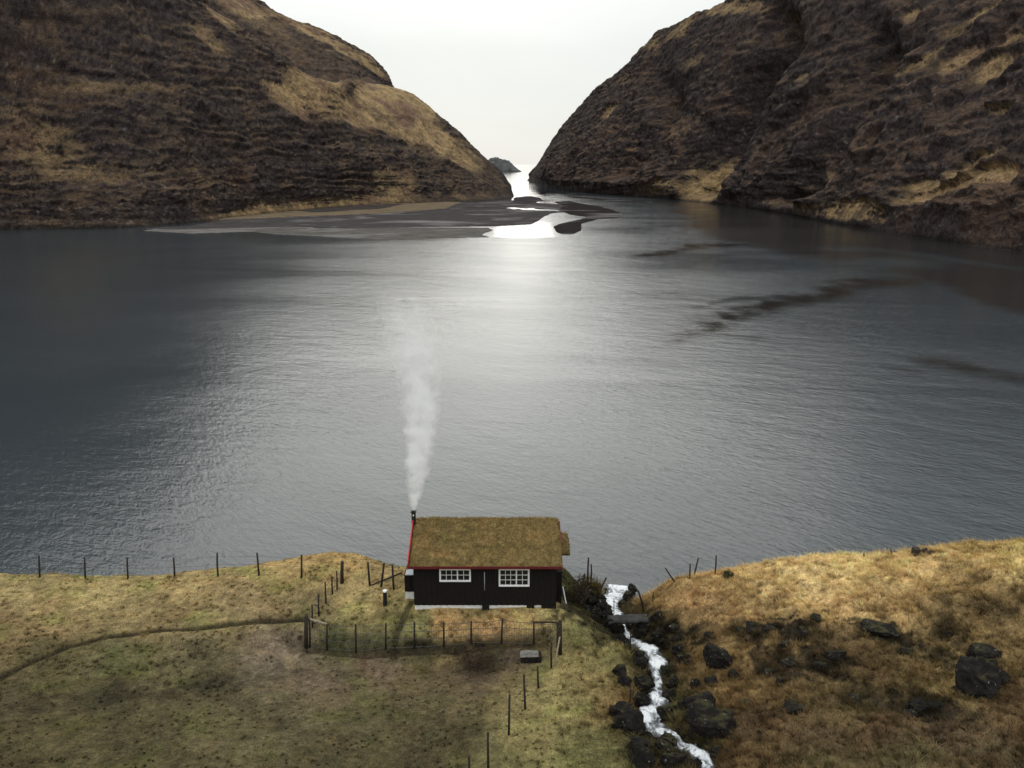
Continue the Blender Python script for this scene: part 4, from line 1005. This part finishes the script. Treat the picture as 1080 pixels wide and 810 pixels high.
for xx, mt, lb in ((xl, 'red', 'bright red bargeboard on the left gable'), (xr-.055, 'red_dk', 'duller red bargeboard on the right gable')):
    bb = MB(); hh_ = .30 if mt == 'red' else .13
    for (ya_, yb_) in ((ye-.05, yR), (yR, yb2+.05)):
        za_ = zE-.03 if ya_ < yR-.01 else zR-.20; zb_ = zR-.20 if ya_ < yR-.01 else zE-.03
        bb.poly([(xx,ya_,za_),(xx+.055,ya_,za_),(xx+.055,yb_,zb_),(xx,yb_,zb_),(xx,ya_,za_+hh_),(xx+.055,ya_,za_+hh_),(xx+.055,yb_,zb_+hh_),(xx,yb_,zb_+hh_)],
                [(0,3,2,1),(4,5,6,7),(0,1,5,4),(1,2,6,5),(2,3,7,6),(3,0,4,7)])
    o = bb.build('bargeboard', M[mt], cab); o['label'] = lb
# chimney
cx = at_y(436.3, 545, yR)[0]; cz = at_y(436, 540, yR)[2]
ch = MB(); ch.box(cx-.11, cx+.11, yR-.11, yR+.11, zR-.35, cz); cho = ch.build('chimney', M['black'], cab, bevel=.01)
ct = MB(); ct.box(cx-.15, cx+.15, yR-.15, yR+.15, cz+.002, cz+.05); ct.tube([(cx, yR, cz+.05), (cx, yR, cz+.12)], [.10, .085], 10); ct.build('chimney_cap', M['black'], cho)
cb = MB(); cb.box(cx-.035, cx+.035, yR-.118, yR-.112, cz-.2, cz-.11); cb.build('vent', M['white'], cho)
# left lean-to
yl = yF+.9; la = at_y(427, 625, yl)[0]; lt = at_y(430, 606, yl)[2]; fz0 = at_y(430, 624, yl)[2]
w2_ = MB(); planks(w2_, la, x0+.3, yl, fz0, lt); w2_.box(la, la+.06, yl+.063, yl+2.4, fz0, lt); w2_.build('lean_to_wall', M['tar'], cab)
w2_ = MB(); w2_.box(la+.02, x0+.2, yl+.015, yl+2.4, fz0-1.2, fz0-.003); w2_.build('lean_to_foundation', M['found'], cab)
lz = at_y(430, 598, yl+.9)[2]
w2_ = MB(); w2_.poly([(la+.06,yl-.1,lt+.004),(x0+.3,yl-.1,lt+.004),(x0+.3,yl+1.1,lz),(la+.06,yl+1.1,lz),(la+.06,yl-.1,lt+.044),(x0+.3,yl-.1,lt+.044),(x0+.3,yl+1.1,lz+.04),(la+.06,yl+1.1,lz+.04)],
        [(0,3,2,1),(4,5,6,7),(0,1,5,4),(1,2,6,5),(2,3,7,6),(3,0,4,7)]); o = w2_.build('lean_to_roof', M['metal'], cab); o['label'] = 'pale grey sheet roof of the left lean-to'
# right lean-to
yr2 = yF+.5; ra = at_y(592.5, 620, yr2)[0]; rt = at_y(589, 604, yr2)[2]
w2_ = MB(); planks(w2_, x1-.2, ra, yr2, zb-.4, rt); w2_.box(ra-.06, ra, yr2+.063, yr2+2.6, zb-.4, rt); w2_.box(x1+.01, ra+.04, yr2-.03, yr2+2.6, rt+.003, rt+.05); w2_.build('side_porch', M['tar'], cab)
# grey board leaning at the right end
ga = at_y(593.5, 640, yr2-.1)
w2_ = MB(); w2_.beam(at_y(597, 637, yF-.15), at_y(593.5, 619, yF+.45), .30, .05, up=(1,0,0)); w2_.build('leaning_board', M['metal'], None, origin=tuple(at_y(597, 637, yF-.15)))
tag(bpy.context.scene.objects['leaning_board'], 'grey weathered board leaning on the right end of the cabin', 'board')
# rear wing with its own turf roof, seen past the right gable
wy = yB-1.1; wxr = at_y(600.5, 575, wy)[0]; wz = at_y(598, 569, wy)[2]
turf(x1-2.2, wxr, wy-.7, wy+.5, wy+1.7, wz-.55+.22, wz, .34, 8., 50, 50, cab, 'rear_roof')
w2_ = MB(); w2_.box(x1-2.0, x1-.08, wy-.4, wy+1.4, zb, wz-.6); w2_.build('rear_wing', M['tar'], cab)

# ------------------------------------------------------------------ smoke
sx_, sy_, sz_ = cx, yR, cz+.1
Hs = 12.5; nn_ = 40; mseg = 28
Vv = []
def srad(t): return .10+1.7*t**.62
def sax(t): return np.array([.12*t+.7*math.sin(t*4.2)*t**.5, 1.3*t, Hs*t])
for i in range(nn_+1):
    t_ = i/nn_; r_ = srad(t_)*1.25
    if i == nn_: r_ *= .3
    for k in range(mseg):
        an = 2*math.pi*k/mseg; Vv.append(sax(t_)+np.array([math.cos(an)*r_, math.sin(an)*r_, 0]))
Ff = [(i*mseg+k, i*mseg+(k+1) % mseg, (i+1)*mseg+(k+1) % mseg, (i+1)*mseg+k) for i in range(nn_) for k in range(mseg)]
me = bpy.data.meshes.new('smoke'); me.from_pydata([tuple(v) for v in Vv], [], Ff+[tuple(range(mseg-1, -1, -1)), tuple(nn_*mseg+k for k in range(mseg))]); me.update()
m = bpy.data.materials.new('chimney_smoke'); m.use_nodes = True; nt = m.node_tree
nt.nodes.remove(nt.nodes['Principled BSDF'])
pv = nt.nodes.new('ShaderNodeVolumePrincipled'); nt.links.new(pv.outputs[0], nt.nodes['Material Output'].inputs['Volume'])
pv.inputs['Color'].default_value = (.99, .99, 1, 1); pv.inputs['Anisotropy'].default_value = .3
O = objco(nt); sep = nt.nodes.new('ShaderNodeSeparateXYZ'); nt.links.new(O, sep.inputs[0])
tt = math_node(nt, 'DIVIDE', sep.outputs['Z'], Hs); tt = math_node(nt, 'MAXIMUM', tt, .001)
ax_ = math_node(nt, 'ADD', math_node(nt, 'MULTIPLY', tt, .12), math_node(nt, 'MULTIPLY', math_node(nt, 'MULTIPLY', math_node(nt, 'SINE', math_node(nt, 'MULTIPLY', tt, 4.2)), .7), math_node(nt, 'SQRT', tt)))
ay_ = math_node(nt, 'MULTIPLY', tt, 1.3)
nz_ = noise_node(nt, .75, 6, .7, O, .6); nsep = nt.nodes.new('ShaderNodeSeparateColor'); nt.links.new(nz_.outputs['Color'], nsep.inputs[0])
rad = math_node(nt, 'ADD', math_node(nt, 'MULTIPLY', math_node(nt, 'POWER', tt, .62), 1.7), .10)
wob_ = math_node(nt, 'MULTIPLY', rad, 1.9)
dx_ = math_node(nt, 'ADD', math_node(nt, 'SUBTRACT', sep.outputs['X'], ax_), math_node(nt, 'MULTIPLY', math_node(nt, 'SUBTRACT', nsep.outputs[0], .5), wob_))
dy_ = math_node(nt, 'ADD', math_node(nt, 'SUBTRACT', sep.outputs['Y'], ay_), math_node(nt, 'MULTIPLY', math_node(nt, 'SUBTRACT', nsep.outputs[1], .5), wob_))
rr_ = math_node(nt, 'SQRT', math_node(nt, 'ADD', math_node(nt, 'MULTIPLY', dx_, dx_), math_node(nt, 'MULTIPLY', dy_, dy_)))
q_ = math_node(nt, 'SUBTRACT', 1.0, math_node(nt, 'DIVIDE', rr_, rad)); q_ = math_node(nt, 'MAXIMUM', q_, 0.)
fade = ramp(nt, tt, [(0., 1.), (.04, .5), (.34, .22), (.6, .07), (.97, 0.)])
det = ramp(nt, noise_node(nt, 1.3, 3, .5, O).outputs['Fac'], [(.36, .1), (.64, 1.7)])
dn = math_node(nt, 'MULTIPLY', math_node(nt, 'MULTIPLY', q_, fade.outputs['Color']), math_node(nt, 'MULTIPLY', det.outputs['Color'], 13.))
nt.links.new(dn, pv.inputs['Density'])
me.materials.append(m); so = bpy.data.objects.new('smoke', me); COL.objects.link(so); so.location = (sx_, sy_, sz_)
tag(so, 'thin white plume of smoke rising from the cabin chimney', 'smoke', None, 'stuff')

# ---- grass blades over the part of the hillside the photo shows
def gidx(ax, v): return np.clip(np.searchsorted(ax, v)-1, 0, len(ax)-2)
def hgrid(x, y):
    i = gidx(gx, x); j = gidx(gy, y); fx = (x-gx[i])/(gx[i+1]-gx[i]); fy = (y-gy[j])/(gy[j+1]-gy[j])
    return (Zg[i, j]*(1-fx)+Zg[i+1, j]*fx)*(1-fy)+(Zg[i, j+1]*(1-fx)+Zg[i+1, j+1]*fx)*fy
def blades(N, xr, yr, keep):
    x = rng.uniform(*xr, N); y = rng.uniform(*yr, N)
    z = hgrid(x, y); P = np.column_stack([x, y, z]); px, py = proj(P)
    ok = (px > -80) & (px < 1160) & (py < 835) & keep(x, y, z, px, py)
    return P[ok], px[ok], py[ok]
cab0 = at_z(437, 640, 15.0); cab1 = at_z(586, 640, 15.0)
def keep(x, y, z, px, py):
    r = np.full(x.shape, 9.)
    for k in range(0, len(SL), 2): r = np.minimum(r, np.hypot(x-SL[k, 0], y-SL[k, 1])-SL[k, 3])
    cab = (x > cab0[0]-.7) & (x < cab1[0]+.4) & (y > cab0[1]-.05) & (y < cab0[1]+5.5)
    return (r > .12) & ~cab & (z > 1)
P, px, py = blades(430000, (-36, 40), (26.5, 56), keep)
def glen(px, py):
    L = np.where(px > 660, .17, .085); L = np.where((px > 520) & (px <= 660), .12, L)
    L = np.where((px < 590) & (py > 683) & (px > 250), .05, L); L = np.where((px < 590) & (py > 740), .055, L)
    return np.where((px > 415) & (px < 590) & (py > 640) & (py < 682), .13, L)
cl = n2(P[:, 0], P[:, 1], .5, 3, 81.)
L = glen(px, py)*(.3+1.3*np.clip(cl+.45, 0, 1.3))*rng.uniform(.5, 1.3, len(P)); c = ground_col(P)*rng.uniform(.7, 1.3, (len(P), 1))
# tussocks
Tc, tx_, ty_ = blades(46000, (-36, 40), (26.5, 56), keep)
dens = np.where(tx_ > 650, .62, .26)*np.clip(.5+1.6*n2(Tc[:, 0], Tc[:, 1], 2.2, 3, 95.), .08, 1.3); ok = rng.uniform(0, 1, len(Tc)) < dens; Tc = Tc[ok]
ex = []
for (bx, by, bw) in BL:
    for _ in range(9):
        an = rng.uniform(0, 6.283); ex.append([bx+math.cos(an)*bw*.52, by+bw*.28+math.sin(an)*bw*.48])
ex = np.array(ex); Tc = np.vstack([Tc, np.column_stack([ex, hgrid(ex[:, 0], ex[:, 1])])])
k_ok = keep(Tc[:, 0], Tc[:, 1], Tc[:, 2], 0, 0); Tc = Tc[k_ok]
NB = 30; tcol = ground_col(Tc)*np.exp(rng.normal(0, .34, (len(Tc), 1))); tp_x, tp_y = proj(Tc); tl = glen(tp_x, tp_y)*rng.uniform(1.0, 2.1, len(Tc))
an = rng.uniform(0, 6.283, (len(Tc), NB)); rr = np.abs(rng.normal(0, .55, (len(Tc), NB)))*tl[:, None]*.55
Pt = np.repeat(Tc, NB, 0)+np.column_stack([(np.cos(an)*rr).ravel(), (np.sin(an)*rr).ravel(), np.zeros(an.size)])
Lt = np.repeat(tl, NB)*rng.uniform(.6, 1.15, an.size); fan = np.column_stack([(np.cos(an)*rr*1.5).ravel(), (np.sin(an)*rr*1.5).ravel()])
Pt[:, 2] = hgrid(Pt[:, 0], Pt[:, 1]); ct = np.repeat(tcol, NB, 0)*rng.uniform(.75, 1.25, (an.size, 1))
fan = np.vstack([np.zeros((len(P), 2)), fan]); P = np.vstack([P, Pt]); L = np.concatenate([L, Lt]); c = np.vstack([c, ct])
th = rng.uniform(0, 2*np.pi, len(P)); w = rng.uniform(.009, .02, len(P))
lx = rng.normal(-.3, .4, len(P))*L+fan[:, 0]; ly = rng.normal(-.1, .4, len(P))*L+fan[:, 1]
dx = np.cos(th)*w; dy = np.sin(th)*w
B0 = P+np.column_stack([dx, dy, -.02+0*dx]); B1 = P-np.column_stack([dx, dy, .02+0*dx]); T = P+np.column_stack([lx, ly, L])
VV = np.stack([B0, B1, T], 1).reshape(-1, 3)
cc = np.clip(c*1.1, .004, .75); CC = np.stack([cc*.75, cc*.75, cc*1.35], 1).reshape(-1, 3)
g = link('grass', np_mesh('grass', VV, np.arange(len(VV)).reshape(-1, 3), False, CC), M['blade'])
tag(g, 'straw and olive grass growing over the hillside', 'grass', None, 'stuff')

# ------------------------------------------------------------------ light, sky, camera
EL, AZ = R(26), R(-4.5)      # azimuth measured from +Y towards +X
w = bpy.data.worlds.new('World'); SC.world = w; w.use_nodes = True; nt = w.node_tree
bg = nt.nodes['Background']; bg.inputs['Strength'].default_value = .125
sky = nt.nodes.new('ShaderNodeTexSky'); sky.sky_type = 'NISHITA'; sky.sun_disc = False
sky.sun_elevation = EL; sky.sun_rotation = AZ; sky.dust_density = 1.2; sky.air_density = 1.0; sky.altitude = 50
tc = nt.nodes.new('ShaderNodeTexCoord'); mp = nt.nodes.new('ShaderNodeMapping'); mp.inputs['Scale'].default_value = (1, 1, 2.4)
nt.links.new(tc.outputs['Generated'], mp.inputs['Vector'])
cn = noise_node(nt, 1.7, 6, .55, mp.outputs[0], .3)
cl_ = ramp(nt, cn.outputs['Fac'], [(.3, (6.5, 6.75, 6.7)), (.7, (7.7, 7.95, 7.75))])
sz = nt.nodes.new('ShaderNodeSeparateXYZ'); nt.links.new(tc.outputs['Generated'], sz.inputs[0])
zr = ramp(nt, sz.outputs['Z'], [(.12, 1.), (.75, 2.0)])
clz = mixc(nt, 'MULTIPLY', 1.0, cl_.outputs['Color'], zr.outputs['Color'])
vd = nt.nodes.new('ShaderNodeVectorMath'); vd.operation = 'DOT_PRODUCT'; vn = nt.nodes.new('ShaderNodeVectorMath'); vn.operation = 'NORMALIZE'
nt.links.new(tc.outputs['Generated'], vn.inputs[0]); nt.links.new(vn.outputs[0], vd.inputs[0]); vd.inputs[1].default_value = (math.cos(EL)*math.sin(AZ), math.cos(EL)*math.cos(AZ), math.sin(EL))
gl = ramp(nt, vd.outputs['Value'], [(0., .85), (.72, .66), (.88, .74), (.93, .80), (.965, .84), (.985, .92), (1., 1.0)])
clz = mixc(nt, 'MULTIPLY', 1.0, clz, gl.outputs['Color'])
out = mixc(nt, 'MIX', .97, sky.outputs[0], clz)
nt.links.new(out, bg.inputs['Color'])
sd = bpy.data.lights.new('sun', 'SUN'); sd.energy = .5; sd.angle = R(50); sd.color = (1, .95, .86)
s = bpy.data.objects.new('sun', sd); COL.objects.link(s); s.location = (0, 0, 120)
s.rotation_euler = (-(math.pi/2-EL), 0, -AZ)
cd = bpy.data.cameras.new('camera'); cd.sensor_width = 36; cd.lens = 36*F/1080; cd.clip_end = 120000; cd.clip_start = .5
cam = bpy.data.objects.new('camera', cd); COL.objects.link(cam); cam.location = (0, 0, CZ); cam.rotation_euler = (math.pi/2-PIT, 0, 0)
SC.camera = cam
SC.view_settings.view_transform = 'Standard'; SC.view_settings.look = 'None'; SC.view_settings.exposure = .2; SC.view_settings.gamma = 1
SC.render.engine = 'CYCLES'; cy_ = SC.cycles
cy_.use_denoising = True; cy_.denoiser = 'OPENIMAGEDENOISE'; cy_.max_bounces = 6; cy_.volume_bounces = 8; cy_.caustics_reflective = False; cy_.caustics_refractive = False
cy_.volume_step_rate = 1.0; cy_.volume_max_steps = 256
